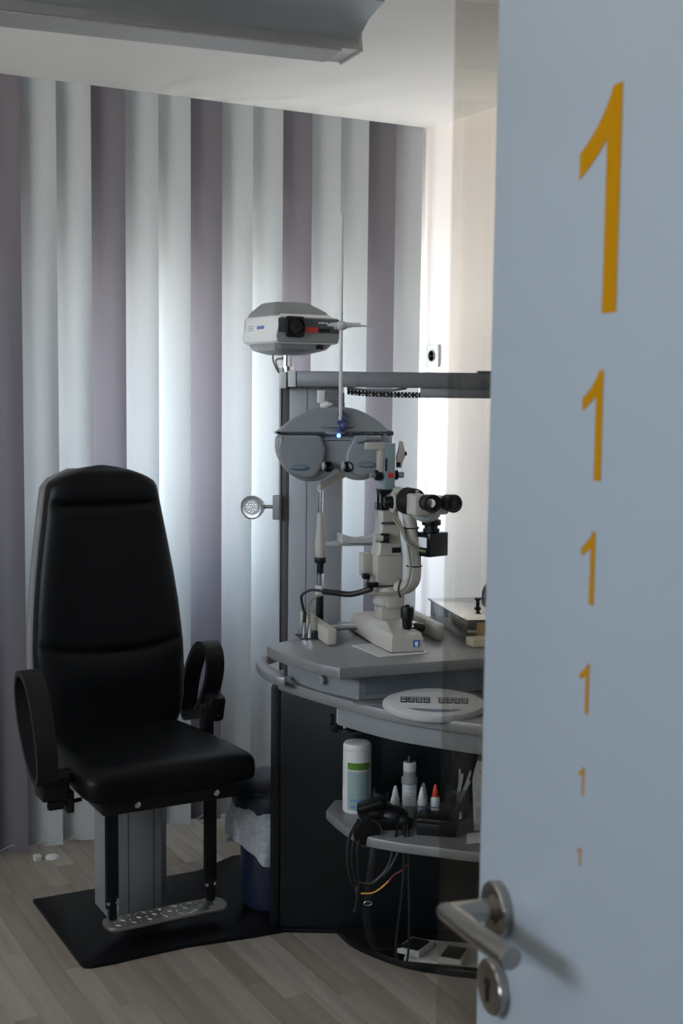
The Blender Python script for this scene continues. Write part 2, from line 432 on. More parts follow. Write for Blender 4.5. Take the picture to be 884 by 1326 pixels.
# local frame: x = along the leaf towards the hinge, y = out of the leaf away from the room side facing us, z up
dh = Vector((-math.sin(DA), -math.cos(DA), 0)); nn = Vector((-math.cos(DA), math.sin(DA), 0))
DM = Matrix(((dh.x, nn.x, 0, E.x), (dh.y, nn.y, 0, E.y), (0, 0, 1, 0), (0, 0, 0, 1)))
door = obj('door_1', MB().box((0.43, -0.02, 1.045), (0.86, 0.04, 2.07), bev=0.002), 'door_lacquer')
door['kind'] = 'structure'; door['label'] = 'pale blue grey door leaf with yellow number ones'
door.matrix_world = DM
obj('glass_margin', MB().box((-0.0600, -0.010, 1.045), (0.118, 0.006, 2.07)), 'clear_margin_glass', door, label='clear tinted glass margin of the door')
def rosette(name, t, z, r):
    b = MB()
    MR = Matrix.Translation((t, 0, z)) @ Matrix.Rotation(R(-90), 4, 'X')
    b.lathe([(r, 0), (r, 0.0085), (r - 0.0015, 0.0105), (r - 0.008, 0.0112), (0.0005, 0.0112)], n=48, M=MR)
    return obj(name, b, 'steel', door)
ro = rosette('rosette', 0.052, 1.077, 0.0265)
rk = rosette('keyhole_rosette', 0.048, 0.998, 0.0265)
b = MB().box((0.048, 0.0115, 0.994), (0.0045, 0.0015, 0.018)).cyl((0.048, 0.0105, 1.003), (0.048, 0.0122, 1.003), 0.0047, n=20)
obj('keyhole', b, 'black_plastic', rk, label='dark keyhole')
b = MB(); rad = 0.0105; rings = []
for k in ('base', 'elbow', 'grip', 'tip', 'cap'):
    ring = []
    for q in range(28):
        a = 2*math.pi*q/28; sx, sz = rad*math.sin(a), rad*math.cos(a)
        if k == 'base': ring.append(Vector((0.052 + sx, 0.006, 1.077 + sz)))
        if k == 'elbow': ring.append(Vector((0.052 + sx, 0.0525 - sx, 1.0782 + sz)))
        if k == 'grip': ring.append(Vector((0.120, 0.0525 - sx, 1.084 + sz)))
        if k == 'tip': ring.append(Vector((0.180, 0.0525 - sx, 1.0905 + sz)))
        if k == 'cap': ring.append(Vector((0.1815, 0.0525 - sx*0.88, 1.0905 + sz*0.88)))
    rings.append(ring)
b.loft(rings)
b.cyl((0.052, 0.010, 1.077), (0.052, 0.014, 1.077), 0.014, n=24)
obj('lever_handle', b, 'steel', door, label='brushed steel lever handle')
# number one, narrow grotesque
ONE = [(763, 0), (763, 1472), (647, 1472)]
def quad(p, c, q, k=6): return [((1-t)**2*p[0]+2*t*(1-t)*c[0]+t*t*q[0], (1-t)**2*p[1]+2*t*(1-t)*c[1]+t*t*q[1]) for t in [i/k for i in range(1, k+1)]]
ONE += quad((647, 1472), (600, 1377), (487, 1276)) + quad((487, 1276), (374, 1175), (223, 1104))
ONE += [(223, 930)] + quad((223, 930), (307, 961), (412, 1023)) + quad((412, 1023), (518, 1085), (583, 1147)) + [(583, 0)]
# on the leaf: text reads left to right from the free edge towards the hinge (+x local)
for h, zb in ((0.176, 1.632), (0.089, 1.498), (0.0605, 1.396), (0.042, 1.3045), (0.024, 1.2345), (0.016, 1.1735)):
    poly = [((x - 493)/1472*h, y/1472*h) for x, y in ONE]
    b = MB().prism(poly, 0.0, 0.0006, M=Matrix.Translation((0.1985, 0.0, zb)) @ FRONT)
    obj('digit_one', b, 'digit_gold', door, label='yellow printed number one')

# ------------------------------------------------------------------ vertical blind
blind = thing('vertical_blind', 'floor-length vertical blind of pale grey and mauve fabric slats', 'blind', (0, 4.14, 0))
SP = 0.1155; SW = 0.127; TH = R(-30)
def slat_mesh(name, material):
    b = MB(); n = 12
    top, bot = 2.575, 0.030
    rows = []
    zs = [bot + (top - bot)*i/10 for i in range(11)]
    for z in zs:
        row = []
        for i in range(n + 1):
            t = i/n - 0.5
            row.append(Vector((t*SW, -0.010*(1 - 4*t*t), z)))
        rows.append(row)
    b.loft(rows, caps=False, closed=False)
    # bottom pocket seam: a folded hem
    b.loft([[Vector((( i/n - 0.5)*SW*0.985, -0.0106*(1 - 4*(i/n-0.5)**2) - 0.0006, z)) for i in range(n+1)] for z in (0.034, 0.066)], caps=False, closed=False)
    o = obj(name, b, material); me = o.data; bpy.data.objects.remove(o)
    return me
sm = {0: slat_mesh('slat_mauve', 'slat_mauve'), 1: slat_mesh('slat_pale', 'slat_pale')}
kk = 0
xs = []
x = 2.5499
i = 0
while x > -1.9:
    # pattern counted from the corner: pale, mauve, pale, pale, mauve ...
    dark = (i % 3 == 1)
    o = bpy.data.objects.new('slat', sm[0 if dark else 1]); col.objects.link(o)
    o.parent = blind; o.location = (x, 0, 0); o.rotation_euler = (0, 0, TH + R(random.uniform(-1.5, 1.5)))
    xs.append(x); x -= SP; i += 1
obj('head_rail', MB().box(((xs[0] + xs[-1])/2, 0.0, 2.592), (xs[0] - xs[-1] + 0.10, 0.04, 0.03), bev=0.003), 'window_frame', blind)
b = MB()
for a, c in zip(xs[:-1], xs[1:]):
    b.tube([(a, -0.018, 0.052), ((a+c)/2, -0.020, 0.036), (c, -0.018, 0.052)], 0.0012, n=5, k=5)
obj('bead_chain', b, 'white_plastic', blind)
clip = thing('blind_clip', 'small white plastic clip lying on the floor under the blind', 'clip', (1.155, 4.085, 0))
obj('tab', MB().box((-0.03, 0.0, 0.009), (0.022, 0.03, 0.018), bev=0.002), 'white_plastic', clip)
obj('cap', MB().lathe([(0.024, 0), (0.025, 0.003), (0.018, 0.009), (0.008, 0.013), (0.0005, 0.014)], (0.018, 0, 0), n=24), 'white_plastic', clip)

# ------------------------------------------------------------------ wall socket
so = thing('wall_socket', 'white square power socket on the side wall', 'socket', (XR, 4.03, 1.695))
MX = Matrix(((0, 0, -1, 0), (1, 0, 0, 0), (0, 1, 0, 0), (0, 0, 0, 1)))      # prism in y,z extruded towards -x
b = MB().box((-0.005, 0, 0), (0.010, 0.082, 0.082), bev=0.0025); so_f = obj('frame', b, 'white_plastic', so)
b = MB().lathe([(0.0225, 0.0), (0.0225, 0.004), (0.0195, 0.004), (0.0195, 0.0005), (0.0005, 0.0005)], M=Matrix.Translation((-0.0095, 0, 0)) @ MX, n=32)
obj('insert', b, 'grey_plastic', so, label='round recessed grey insert')
b = MB()
for yy in (-0.0095, 0.0095): b.cyl((-0.0098, yy, 0), (-0.0106, yy, 0), 0.0028, n=12)
obj('contact_holes', b, 'black_plastic', so)

# ------------------------------------------------------------------ ceiling lamp
ang = math.atan2(-0.085, 0.63)
LZ = 2.30
k_ = (LZ - 1.57) / (2.2 - 1.57)
lamp = thing('pendant_lamp', 'long silver pendant lamp with curved metal wings under the ceiling', 'lamp', (1.217*k_ + 0.012 + 0.043*math.sin(ang), 2.221*k_ + 0.01 - 0.043*math.cos(ang), LZ), ang)
# local x runs along the lamp towards its end at x=0 ; body goes to -x
LL = 1.75
b = MB().prism([(-0.060, 0.0), (0.060, 0.0), (0.052, 0.022), (0.052, 0.030), (-0.052, 0.030), (-0.052, 0.022)], -LL, 0.0, bev=0.0015, M=Matrix(((0, 0, 1, 0), (1, 0, 0, 0), (0, 1, 0, 0), (0, 0, 0, 1))))
body = obj('body', b, 'lamp_body', lamp)
obj('louvre', MB().box((-LL/2 - 0.01, 0, -0.002), (LL - 0.06, 0.104, 0.004)), 'lamp_louvre', lamp, label='perforated light grille')
for s in (-1, 1):
    prof = catmull([(s*0.050, 0.020, 0), (s*0.060, 0.027, 0), (s*0.078, 0.038, 0), (s*0.119, 0.054, 0), (s*0.192, 0.066, 0)], 5)
    out = [(p.x, p.y) for p in prof] + [(p.x - s*0.0005, p.y + 0.004) for p in reversed(prof)]
    b = MB().prism(out, -LL, 0.0, M=Matrix(((0, 0, 1, 0), (1, 0, 0, 0), (0, 1, 0, 0), (0, 0, 0, 1))))
    obj('wing', b, 'lamp_wing', lamp, label='curved metal wing')
b = MB().prism([(-0.063, -0.003), (0.063, -0.003), (0.054, 0.034), (-0.054, 0.034)], 0.0, 0.006, M=Matrix(((0, 0, 1, 0), (1, 0, 0, 0), (0, 1, 0, 0), (0, 0, 0, 1))))
obj('end_cap', b, 'lamp_body', lamp)
for xx in (-0.45, -1.35):
    obj('suspension_rod', MB().cyl((xx, 0, 0.03), (xx, 0, CE - LZ), 0.004, n=10), 'chrome', lamp)

# ------------------------------------------------------------------ base plate
poly = [(1.016, 3.745), (1.012, 3.262), (1.015, 3.240), (1.032, 3.231), (1.10, 3.2265), (1.20, 3.231), (1.31, 3.232), (1.44, 3.214), (1.51, 3.204), (1.57, 3.200), (1.60, 3.197), (1.72, 3.128), (2.0, 2.965), (2.0, 3.78), (1.70, 3.80), (1.55, 3.73)]
tag(obj('base_plate', MB().prism(poly, 0.0, 0.012, bev=0.002), 'plate_black'), 'wide flat black floor plate under the chair and the bin', 'base plate')

# ------------------------------------------------------------------ examination chair
CX = 1.257
ch = thing('examination_chair', 'black leather high-backed examination chair with loop armrests on a grey column', 'chair', (CX, 3.5, 0.012))
def c_(x, y, z): return (x - CX, y - 3.5, z - 0.012)
hw, hd, cc = 0.092, 0.085, 0.024
pl = [(-hw + cc, -hd), (hw - cc, -hd), (hw, -hd + cc), (hw, hd - cc), (hw - cc, hd), (-hw + cc, hd), (-hw, hd - cc), (-hw, -hd + cc)]
pl = [(x + 0.006, y + 0.075 - 0.012) for x, y in pl]
b = MB().prism(pl, 0.0, 0.40, bev=0.004); cl = obj('column', b, 'pillar_alu', ch)
b = MB()
for xx in (-0.030, 0.048): b.box((xx, -hd + 0.063, 0.20), (0.003, 0.0016, 0.395))
obj('groove', b, 'dark_metal', cl)
# seat carrier
b = MB().box((0.0, 0.0, 0.437), (0.30, 0.34, 0.05), bev=0.006).box((0.0, -0.235, 0.437), (0.40, 0.14, 0.045), bev=0.01).box((0, -0.02, 0.40), (0.20, 0.20, 0.05), bev=0.005)
obj('seat_carrier', b, 'black_plastic', ch)
for xx in (-0.105, 0.125):
    obj('bolt', MB().cyl((xx, -0.312, 0.438), (xx, -0.304, 0.438), 0.009, n=16, bev=0.002).cyl((xx, -0.315, 0.438), (xx, -0.311, 0.438), 0.004, n=6), 'chrome', ch, label='silver screw head')
# seat cushion
def sell(a, bz, cx, cz, y, N=40, e=0.45):
    r = []
    for i in range(N):
        t = 2*math.pi*i/N; c, s_ = math.cos(t), math.sin(t)
        r.append(Vector((cx + a*math.copysign(abs(c)**e, c), y, cz + bz*math.copysign(abs(s_)**e, s_))))
    return r
b = MB(); rings = []
prof = [(-0.327, 0.2, 0.28), (-0.325, 0.225, 0.55), (-0.318, 0.238, 0.78), (-0.30, 0.246, 0.93), (-0.27, 0.249, 1.0), (-0.18, 0.246, 1.0), (-0.05, 0.236, 0.97), (0.08, 0.222, 0.93), (0.18, 0.208, 0.9), (0.215, 0.198, 0.75), (0.225, 0.185, 0.45)]
for y, a, h in prof:
    zc = 0.493 + (0.018*max(0, (-0.16 - y))*-1.2) - 0.010*max(0.0, (y + 0.05))
    rings.append(sell(a, 0.051*h, 0, zc + (0.004 if y < -0.2 else 0), y))
b.loft(rings)
seat = obj('seat', b, 'leather', ch, angle=60)
# backrest
WZ = [(0.505, 0.150), (0.512, 0.178), (0.53, 0.200), (0.56, 0.215), (0.62, 0.229), (0.70, 0.236), (0.78, 0.235), (0.90, 0.226), (1.00, 0.214), (1.10, 0.199), (1.18, 0.186), (1.23, 0.178), (1.262, 0.172), (1.278, 0.163), (1.292, 0.142), (1.304, 0.115), (1.316, 0.080), (1.324, 0.045), (1.328, 0.012)]
def lerp(tab, z):
    for (a, x), (b2, y) in zip(tab[:-1], tab[1:]):
        if z <= b2: return x + (y - x)*(z - a)/(b2 - a)
    return tab[-1][1]
ZS = []
n_ = 84
for i in range(n_ + 1):
    t = i/n_; ZS.append(0.505 + 0.823*(0.5 - 0.5*math.cos(math.pi*t))*0.35 + 0.823*t*0.65)
def yc(z): return 3.635 + 0.125*((z - 0.505)/0.83)**1.1          # front face centre line
rings = []
N = 64
for z in ZS:
    w = lerp(WZ, z); ring = []
    edge = min(1.0, (z - 0.497)/0.03, max(0.12, (1.3295 - z)/0.022))
    for i in range(N):
        t = 2*math.pi*i/N; c, s_ = math.cos(t), math.sin(t)
        px = w*math.copysign(abs(c)**0.38, c); py = 0.046*edge*math.copysign(abs(s_)**0.55, s_)
        if s_ < 0:
            u = px/0.2
            for zs_, dep in ((1.205 + 0.014*u*u, 0.016), (0.765 + 0.024*u*u, 0.015)):
                py += dep*math.exp(-((z - zs_)/0.011)**2)*(1 - min(1, abs(px)/w)**6)
            # gentle pillow forms
            py -= 0.010*(1 - u*u)*math.exp(-((z - 1.255)/0.04)**2) + 0.012*(1 - u*u)*math.exp(-((z - 0.70)/0.06)**2)
        ring.append(Vector(c_(CX - 0.005 + px + 0.008*(z - 0.5), yc(z) + 0.045 + py, z)))
    rings.append(ring)
back = obj('backrest', MB().loft(rings), 'leather', ch, angle=60)
rings = []
for i in range(30):
    z = 0.53 + 0.785*i/29; w = lerp(WZ, z) + 0.004; ring = []
    for q in range(40):
        t = 2*math.pi*q/40; c, s_ = math.cos(t), math.sin(t)
        ring.append(Vector(c_(CX - 0.007 + w*math.copysign(abs(c)**0.3, c) + 0.008*(z - 0.5), yc(z) + 0.098 + 0.022*math.copysign(abs(s_)**0.5, s_), z)))
    rings.append(ring)
obj('back_shell', MB().loft(rings), 'chair_shell', ch, angle=50, label='grey rear shell of the backrest')
obj('back_support', MB().box(c_(CX, 3.745, 0.53), (0.09, 0.02, 0.20), bev=0.004, rx=R(-8)).box(c_(CX, 3.66, 0.445), (0.09, 0.20, 0.02), bev=0.004), 'black_plastic', ch)
# armrests: closed band loops
def arm_loop(xc, cy, cz, ang_, a=0.165, bb=0.078, width=0.056, th=0.016):
    rings = []; n = 56
    for i in range(n + 1):
        t = 2*math.pi*i/n
        def pt(aa, b3):
            s_ = aa*math.cos(t); q = b3*math.sin(t)*(1 + 0.18*math.cos(t))
            return s_*math.cos(ang_) - q*math.sin(ang_), s_*math.sin(ang_) + q*math.cos(ang_)
        o1 = pt(a, bb); i1 = pt(a - th, bb - th)
        w = width/2
        ring = []
        for (yy, zz), sx in (((o1), -w + 0.004), ((o1), w - 0.004), ((o1[0]*0.985 + i1[0]*0.015, o1[1]*0.985 + i1[1]*0.015), w), ((i1), w), ((i1), -w), ((o1[0]*0.985 + i1[0]*0.015, o1[1]*0.985 + i1[1]*0.015), -w)):
            ring.append(Vector(c_(xc + sx, cy + yy, cz + zz)))
        rings.append(ring)
    return MB().loft(rings, caps=False)
al = obj('armrest', arm_loop(0.925, 3.355, 0.652, math.atan2(0.235, 0.17)), 'black_plastic', ch, angle=30)
b = MB().box(c_(0.955, 3.315, 0.497), (0.075, 0.085, 0.065), bev=0.006).box(c_(0.992, 3.335, 0.512), (0.12, 0.05, 0.03), bev=0.005).box(c_(0.995, 3.30, 0.455), (0.02, 0.05, 0.06), bev=0.004)
obj('armrest_bracket', b, 'black_plastic', al)
ar = obj('armrest', arm_loop(1.548, 3.70, 0.640, math.atan2(0.235, -0.17)), 'black_plastic', ch, angle=30)
b = MB().box(c_(1.552, 3.605, 0.585), (0.052, 0.07, 0.085), bev=0.012, rx=R(15)).box(c_(1.525, 3.60, 0.535), (0.03, 0.05, 0.11), bev=0.004).box(c_(1.46, 3.60, 0.487), (0.16, 0.05, 0.025), bev=0.004)
br = obj('armrest_bracket', b, 'black_plastic', ar)
for yy, zz in ((-0.037, 0.60), (-0.037, 0.565)):
    obj('screw', MB().cyl(c_(1.548, 3.605 + yy + 0.0, zz), c_(1.548, 3.600 + yy - 0.003, zz), 0.003, n=10), 'chrome', br)
# height lever
b = MB().cyl(c_(1.03, 3.30, 0.452), c_(0.975, 3.285, 0.452), 0.006, n=12).box(c_(0.955, 3.282, 0.452), (0.045, 0.022, 0.024), bev=0.006)
obj('height_lever', b, 'black_plastic', ch)
# footrest
def rrect(x0, x1, y0, y1, r, k=5):
    out = []
    for cx, cy, a0 in ((x1 - r, y0 + r, -90), (x1 - r, y1 - r, 0), (x0 + r, y1 - r, 90), (x0 + r, y0 + r, 180)):
        out += [(cx + r*math.cos(R(a0 + 90*i/k)), cy + r*math.sin(R(a0 + 90*i/k))) for i in range(k + 1)]
    return out
fo = obj('footrest', MB().prism(rrect(1.292 - CX - 0.184, 1.292 - CX + 0.184, -0.198, -0.112, 0.030), 0.042, 0.055, bev=0.003, edges='h'), 'tread_steel', ch, label='checkered steel footrest')
b = MB()
for i in range(14):
    for j in range(3):
        s_ = 1 if (i + j) % 2 else -1
        b.box(c_(1.140 + i*0.0235, 3.318 + j*0.027, 0.0678), (0.016, 0.005, 0.003), bev=0.0012, seg=1, rz=R(45)*s_)
tp = obj('tread_pattern', b, 'tread_steel', fo, kind='stuff')
for xx in (1.140, 1.440):
    b = MB().box(c_(xx, 3.372, 0.275), (0.036, 0.020, 0.30), bev=0.003).box(c_(xx + 0.001, 3.372, 0.10), (0.022, 0.022, 0.075), bev=0.003).box(c_(xx, 3.36, 0.445), (0.04, 0.06, 0.05), bev=0.006).cyl(c_(xx - 0.012, 3.372, 0.10), c_(xx - 0.012, 3.372, 0.44), 0.008, n=12)
    lg = obj('footrest_leg', b, 'black_plastic', ch)
    b = MB()
    for q in (-0.016, 0.010): b.cyl(c_(xx + q, 3.360, 0.118), c_(xx + q, 3.354, 0.118), 0.0055, n=12, bev=0.001)
    obj('bolt', b, 'chrome', lg)

# ------------------------------------------------------------------ waste bin behind the console panel
bn = thing('waste_bin', 'blue waste bin with a dark blue lid and white liner bag', 'bin', (1.650, 3.393, 0.012))
b = MB().lathe([(0.078, 0), (0.082, 0.004), (0.098, 0.26), (0.101, 0.30), (0.097, 0.30), (0.090, 0.02), (0.001, 0.02)], n=40)
obj('body', b, 'bin_blue', bn)
b = MB(); rings = []
for j in range(9):
    t = j/8; ring = []
    for i in range(60):
        a = 2*math.pi*i/60
        r = 0.110 + 0.028*math.sin(math.pi*min(1, t*0.75))**0.7 + (0.006*math.sin(9*a + 2*t) + 0.004*math.sin(17*a + 1.3))*(0.4 + t)
        z = 0.345 - 0.012 - t*(0.115 + 0.035*math.sin(a*3 + 1.1) + 0.03*math.cos(a + 2.6))
        ring.append(Vector((r*math.cos(a), r*math.sin(a), z)))
    rings.append(ring)
rings = [[v*1.0 for v in rings[0]]] + rings
for v in rings[0]: v.x *= 0.93; v.y *= 0.93; v.z += 0.004
b.loft(rings, caps=False)
obj('liner_bag', b, 'film', bn, angle=80, label='translucent white liner bag')
b = MB().lathe([(0.112, 0.300), (0.120, 0.306), (0.121, 0.335), (0.116, 0.362), (0.100, 0.386), (0.070, 0.402), (0.030, 0.410), (0.001, 0.411)], n=40)
lid = obj('lid', b, 'bin_blue', bn, label='domed dark blue lid')
obj('flap_ridge', MB().torus((-0.045, -0.07, 0.366), 0.035, 0.005, n=28, sx=1.2, sy=0.55, M=Matrix.Identity(4)), 'bin_blue', lid)

# ------------------------------------------------------------------ console
con = thing('refraction_console', 'dark curved instrument console with silver worktop, open shelf and black plinth', 'console', (0, 0, 0))
UA = R(-31.1)
P0 = Vector((1.591, 3.213, 0)); uu = Vector((math.cos(UA), math.sin(UA), 0)); vv = Vector((-math.sin(UA), math.cos(UA), 0))
def U(x, y, z): return P0 + uu*x + vv*y + Vector((0, 0, z))
b = MB().box(U(0.36, 0.021, 0.366), (0.72, 0.04, 0.707), bev=0.002, rz=UA); sp_ = obj('back_panel', b, 'anthracite', con)
b = MB().box(U(-0.0165, 0.028, 0.366), (0.027, 0.04, 0.707), bev=0.002, rz=UA); obj('corner_post', b, 'black_plastic', con)
curve = catmull([(1.572, 3.195, 0), (1.590, 3.07, 0), (1.614, 2.957, 0), (1.663, 2.775, 0), (1.735, 2.640, 0), (1.815, 2.525, 0), (1.93, 2.42, 0), (2.12, 2.35, 0), (2.42, 2.33, 0)], 6)
cv = [(p.x, p.y) for p in curve]
top_poly = cv + [(2.44, 2.66), (2.10, 2.93), (1.66, 3.205), (1.60, 3.235)]
wt = obj('worktop', MB().prism(top_poly, 0.720, 0.750, bev=0.004, seg=2, edges='h'), 'silver_lacquer', con, label='curved silver worktop')
# drawer fascia below worktop
i0 = next(i for i, p in enumerate(cv) if p[1] < 2.96)
ins = []
for (x, y) in cv[i0:-4]:
    ins.append((x + 0.030, y + 0.018))
dp = ins + [(ins[-1][0] + 0.05, ins[-1][1] + 0.22), (ins[0][0] + 0.28, ins[0][1] - 0.05)]
dr = obj('drawer', MB().prism(dp, 0.662, 0.7195, bev=0.003, edges='h'), 'grey_plastic', con, label='pale grey curved drawer under the worktop')
a0 = ins[0]
b = MB().box((a0[0] + 0.012, a0[1] + 0.004, 0.685), (0.020, 0.014, 0.040), bev=0.002).cyl((a0[0] + 0.02, a0[1] - 0.004, 0.664), (a0[0] + 0.02, a0[1] - 0.004, 0.652), 0.004, n=10)
obj('runner_end', b, 'white_plastic', dr)
# shelf
sc_ = catmull([(1.655, 3.055, 0), (1.640, 2.95, 0), (1.640, 2.844, 0), (1.690, 2.755, 0), (1.767, 2.670, 0), (1.841, 2.592, 0), (1.95, 2.52, 0), (2.15, 2.48, 0)], 6)
sh_poly = [(p.x, p.y) for p in sc_] + [(2.20, 2.815), (2.02, 2.945), (1.72, 3.125)]
obj('shelf', MB().prism(sh_poly, 0.372, 0.400, bev=0.005, edges='h'), 'top_silver', con, label='curved grey shelf')
# plinth
pc = catmull([(1.728, 3.118, 0), (1.722, 3.04, 0), (1.735, 2.965, 0), (1.780, 2.850, 0), (1.844, 2.770, 0), (1.918, 2.700, 0), (2.02, 2.63, 0), (2.20, 2.58, 0)], 6)
obj('plinth', MB().prism([(p.x, p.y) for p in pc] + [(2.24, 2.79), (2.0, 2.955)], 0.0, 0.022, bev=0.003, edges='h'), 'gloss_black', con, label='glossy black rounded plinth')
# loop handle at the left corner
hp = catmull([(1.600, 3.385, 0.752), (1.570, 3.34, 0.752), (1.545, 3.27, 0.752), (1.528, 3.19, 0.752), (1.530, 3.13, 0.752), (1.545, 3.10, 0.752)], 6)
inner = [(p.x + 0.030, p.y - 0.004 + 0.01*k/len(hp)) for k, p in enumerate(hp)]
hpoly = [(p.x, p.y) for p in hp] + [(1.598, 3.205)] + [(1.572, 3.19), (1.575, 3.25), (1.592, 3.31), (1.622, 3.365), (1.66, 3.385), (1.66, 3.40)]
obj('grab_handle', MB().prism(hpoly, 0.752, 0.778, bev=0.005, edges='h'), 'silver_lacquer', con, label='curved silver grab handle')

# ------------------------------------------------------------------ instrument column
PA = R(-31.1)
pi_ = thing('instrument_column', 'tall grey metal column carrying a horizontal arm', 'column', (1.739, 3.522, 0), PA)
b = MB().prism([(0.023, 0.0), (0.187, 0.0), (0.187, 0.09), (0.023, 0.09)], 0.0, 1.60, bev=0.006); pil = obj('pillar', b, 'pillar_alu', pi_)
obj('side_profile', MB().box((0.0105, 0.016, 0.83), (0.025, 0.02, 1.60), bev=0.001), 'dark_metal', pi_, label='dark recessed strip')
obj('edge_strip', MB().box((-0.005, 0.012, 0.83), (0.006, 0.028, 1.60), bev=0.001), 'pale_grey', pi_)
b = MB()
for xx in (0.078, 0.125): b.box((xx, -0.0004, 0.83), (0.0018, 0.0016, 1.52))
obj('seam', b, 'dark_metal', pil)
beam = obj('arm', MB().box((0.40, -0.030, 1.598), (0.70, 0.062, 0.047), bev=0.003), 'aluminium', pi_, label='horizontal grey arm')
obj('end_cap', MB().box((0.0355, -0.030, 1.598), (0.024, 0.064, 0.049), bev=0.003), 'white_plastic', beam, label='pale end cap')
obj('bracket_plate', MB().box((0.008, -0.024, 1.594), (0.018, 0.05, 0.05), bev=0.002).box((-0.001, 0.004, 1.60), (0.010, 0.02, 0.06), bev=0.001), 'white_plastic', beam)
obj('lower_rail', MB().box((0.585, -0.030, 1.560), (0.33, 0.050, 0.029), bev=0.002), 'aluminium', beam)
obj('joint_cover', MB().box((0.64, -0.035, 1.6235), (0.10, 0.06, 0.008), bev=0.002), 'dark_metal', beam)
b = MB()
for i in range(21):
    xx = 0.205 + i*0.0108; zz = 1.556 + 0.008*math.exp(-i/5) - 0.003
    b.box((xx, -0.028, zz), (0.0085, 0.022, 0.017), bev=0.001, seg=1)
    b.box((xx + 0.004, -0.040, zz + 0.000), (0.006, 0.004, 0.007))
obj('cable_chain', b, 'black_plastic', pi_, label='black segmented cable chain')
b = MB()
for i in range(9): b.box((0.225 + i*0.0235, -0.0405, 1.553), (0.006, 0.0045, 0.006))
obj('chain_pins', b, 'grey_plastic', pi_)
obj('cable_loop', MB().tube([(0.20, -0.028, 1.572), (0.27, -0.028, 1.566), (0.33, -0.028, 1.566), (0.38, -0.028, 1.574)], 0.004), 'grey_plastic', pi_)

# small examination lamp on the column
sl = thing('examination_spotlight', 'small round grey spotlight on a short arm of the column', 'lamp', U(0, 0, 0).lerp(U(0, 0, 0), 0), 0)
sl.location = (1.739 + math.cos(PA)*-0.089 + math.sin(-PA)*-0.05*0, 3.522 + math.sin(PA)*-0.089, 1.203); sl.rotation_euler = (0, 0, R(-31.1) + R(-18))
Rl = Matrix.Rotation(R(90), 4, 'X')
b = MB().lathe([(0.020, -0.040), (0.030, -0.030), (0.0365, -0.004), (0.0370, 0.006), (0.0340, 0.008), (0.0325, 0.004), (0.0240, 0.002), (0.0235, 0.0), (0.0005, 0.0)], n=36, M=Rl)
obj('lamp_head', b, 'lamp_body', sl)
b = MB().cyl((0, -0.001, 0), (0, -0.0035, 0), 0.0225, n=32); lens = obj('diffuser', b, 'led_lens', sl, label='pale dotted lens')
b = MB()
for r_, n_q in ((0.0, 1), (0.008, 6), (0.016, 12)):
    for q in range(n_q):
        a = 2*math.pi*q/n_q; b.ell((r_*math.cos(a), -0.0036, r_*math.sin(a)), (0.0028, 0.0016, 0.0028), n=8)
obj('led_beads', b, 'chrome', lens)
obj('arm', MB().tube([(0.02, 0.022, 0.0), (0.05, 0.028, 0.002), (0.085, 0.012, 0.002)], 0.006, n=10), 'lamp_body', sl)
obj('mount', MB().box((0.078, 0.012, 0.002), (0.024, 0.020, 0.075), bev=0.003), 'grey_plastic', sl)

# ------------------------------------------------------------------ chart projector
pj = thing('chart_projector', 'white and grey faceted eye chart projector on top of the column', 'projector', (1.757, 3.530, 1.672), R(0))
S_ = 3.9/3.66
def hexa(pts_b, pts_t, z0, z1): return [[Vector((x, y, z0)) for x, y in pts_b], [Vector((x, y, z1)) for x, y in pts_t]]
def rect(x0, x1, y0, y1, c=0.0): return [(x0 + c, y0), (x1 - c, y0), (x1, y0 + c), (x1, y1 - c), (x1 - c, y1), (x0 + c, y1), (x0, y1 - c), (x0, y0 + c)]
b = MB()
lay = [(0.030, rect(-0.088, 0.118, -0.106, 0.110, 0.010)), (0.036, rect(-0.096, 0.128, -0.112, 0.118, 0.014)), (0.050, rect(-0.098, 0.130, -0.113, 0.120, 0.014)), (0.107, rect(-0.092, 0.122, -0.106, 0.114, 0.016)), (0.120, rect(-0.076, 0.104, -0.090, 0.100, 0.014))]
b.loft([[Vector((x, y, z)) for x, y in r] for z, r in lay]); pb = obj('body', b, 'projector_white', pj, angle=20)
b = MB().loft([[Vector((x, y, z)) for x, y in r] for z, r in ((0.112, rect(-0.086, 0.100, -0.096, 0.105, 0.01)), (0.126, rect(-0.080, 0.098, -0.088, 0.100, 0.01)), (0.152, rect(-0.058, 0.060, -0.05, 0.070, 0.01)), (0.156, rect(-0.050, 0.052, -0.042, 0.062, 0.01)))])
obj('top_cover', b, 'projector_grey', pj, angle=20, label='sloping grey top cover')
b = MB().loft([[Vector((x, y, z)) for x, y in r] for z, r in ((-0.002, rect(-0.045, 0.050, -0.050, 0.055, 0.02)), (0.010, rect(-0.075, 0.085, -0.088, 0.090, 0.016)), (0.014, rect(-0.078, 0.096, -0.096, 0.096, 0.016)), (0.032, rect(-0.084, 0.112, -0.104, 0.104, 0.014)))])
bs = obj('bottom_cover', b, 'projector_grey', pj, angle=20)
obj('switch', MB().box((0.062, -0.101, 0.022), (0.022, 0.006, 0.014), bev=0.001), 'black_plastic', bs)
obj('front_shade_panel', MB().prism([(-0.084, 0.034), (0.116, 0.034), (0.124, 0.050), (0.116, 0.108), (-0.074, 0.108), (-0.088, 0.050)], -0.1155, -0.100, bev=0.003, M=FRONT), 'projector_grey', pj)  # added grey panel, gives the white body its shaded front
fb = obj('front_band', MB().box((0.018, -0.116, 0.083), (0.204, 0.006, 0.042), bev=0.002), 'projector_band', pj, label='dark front panel')
obj('lens_mount', MB().box((-0.032, -0.122, 0.079), (0.060, 0.014, 0.062), bev=0.006), 'black_plastic', pj)
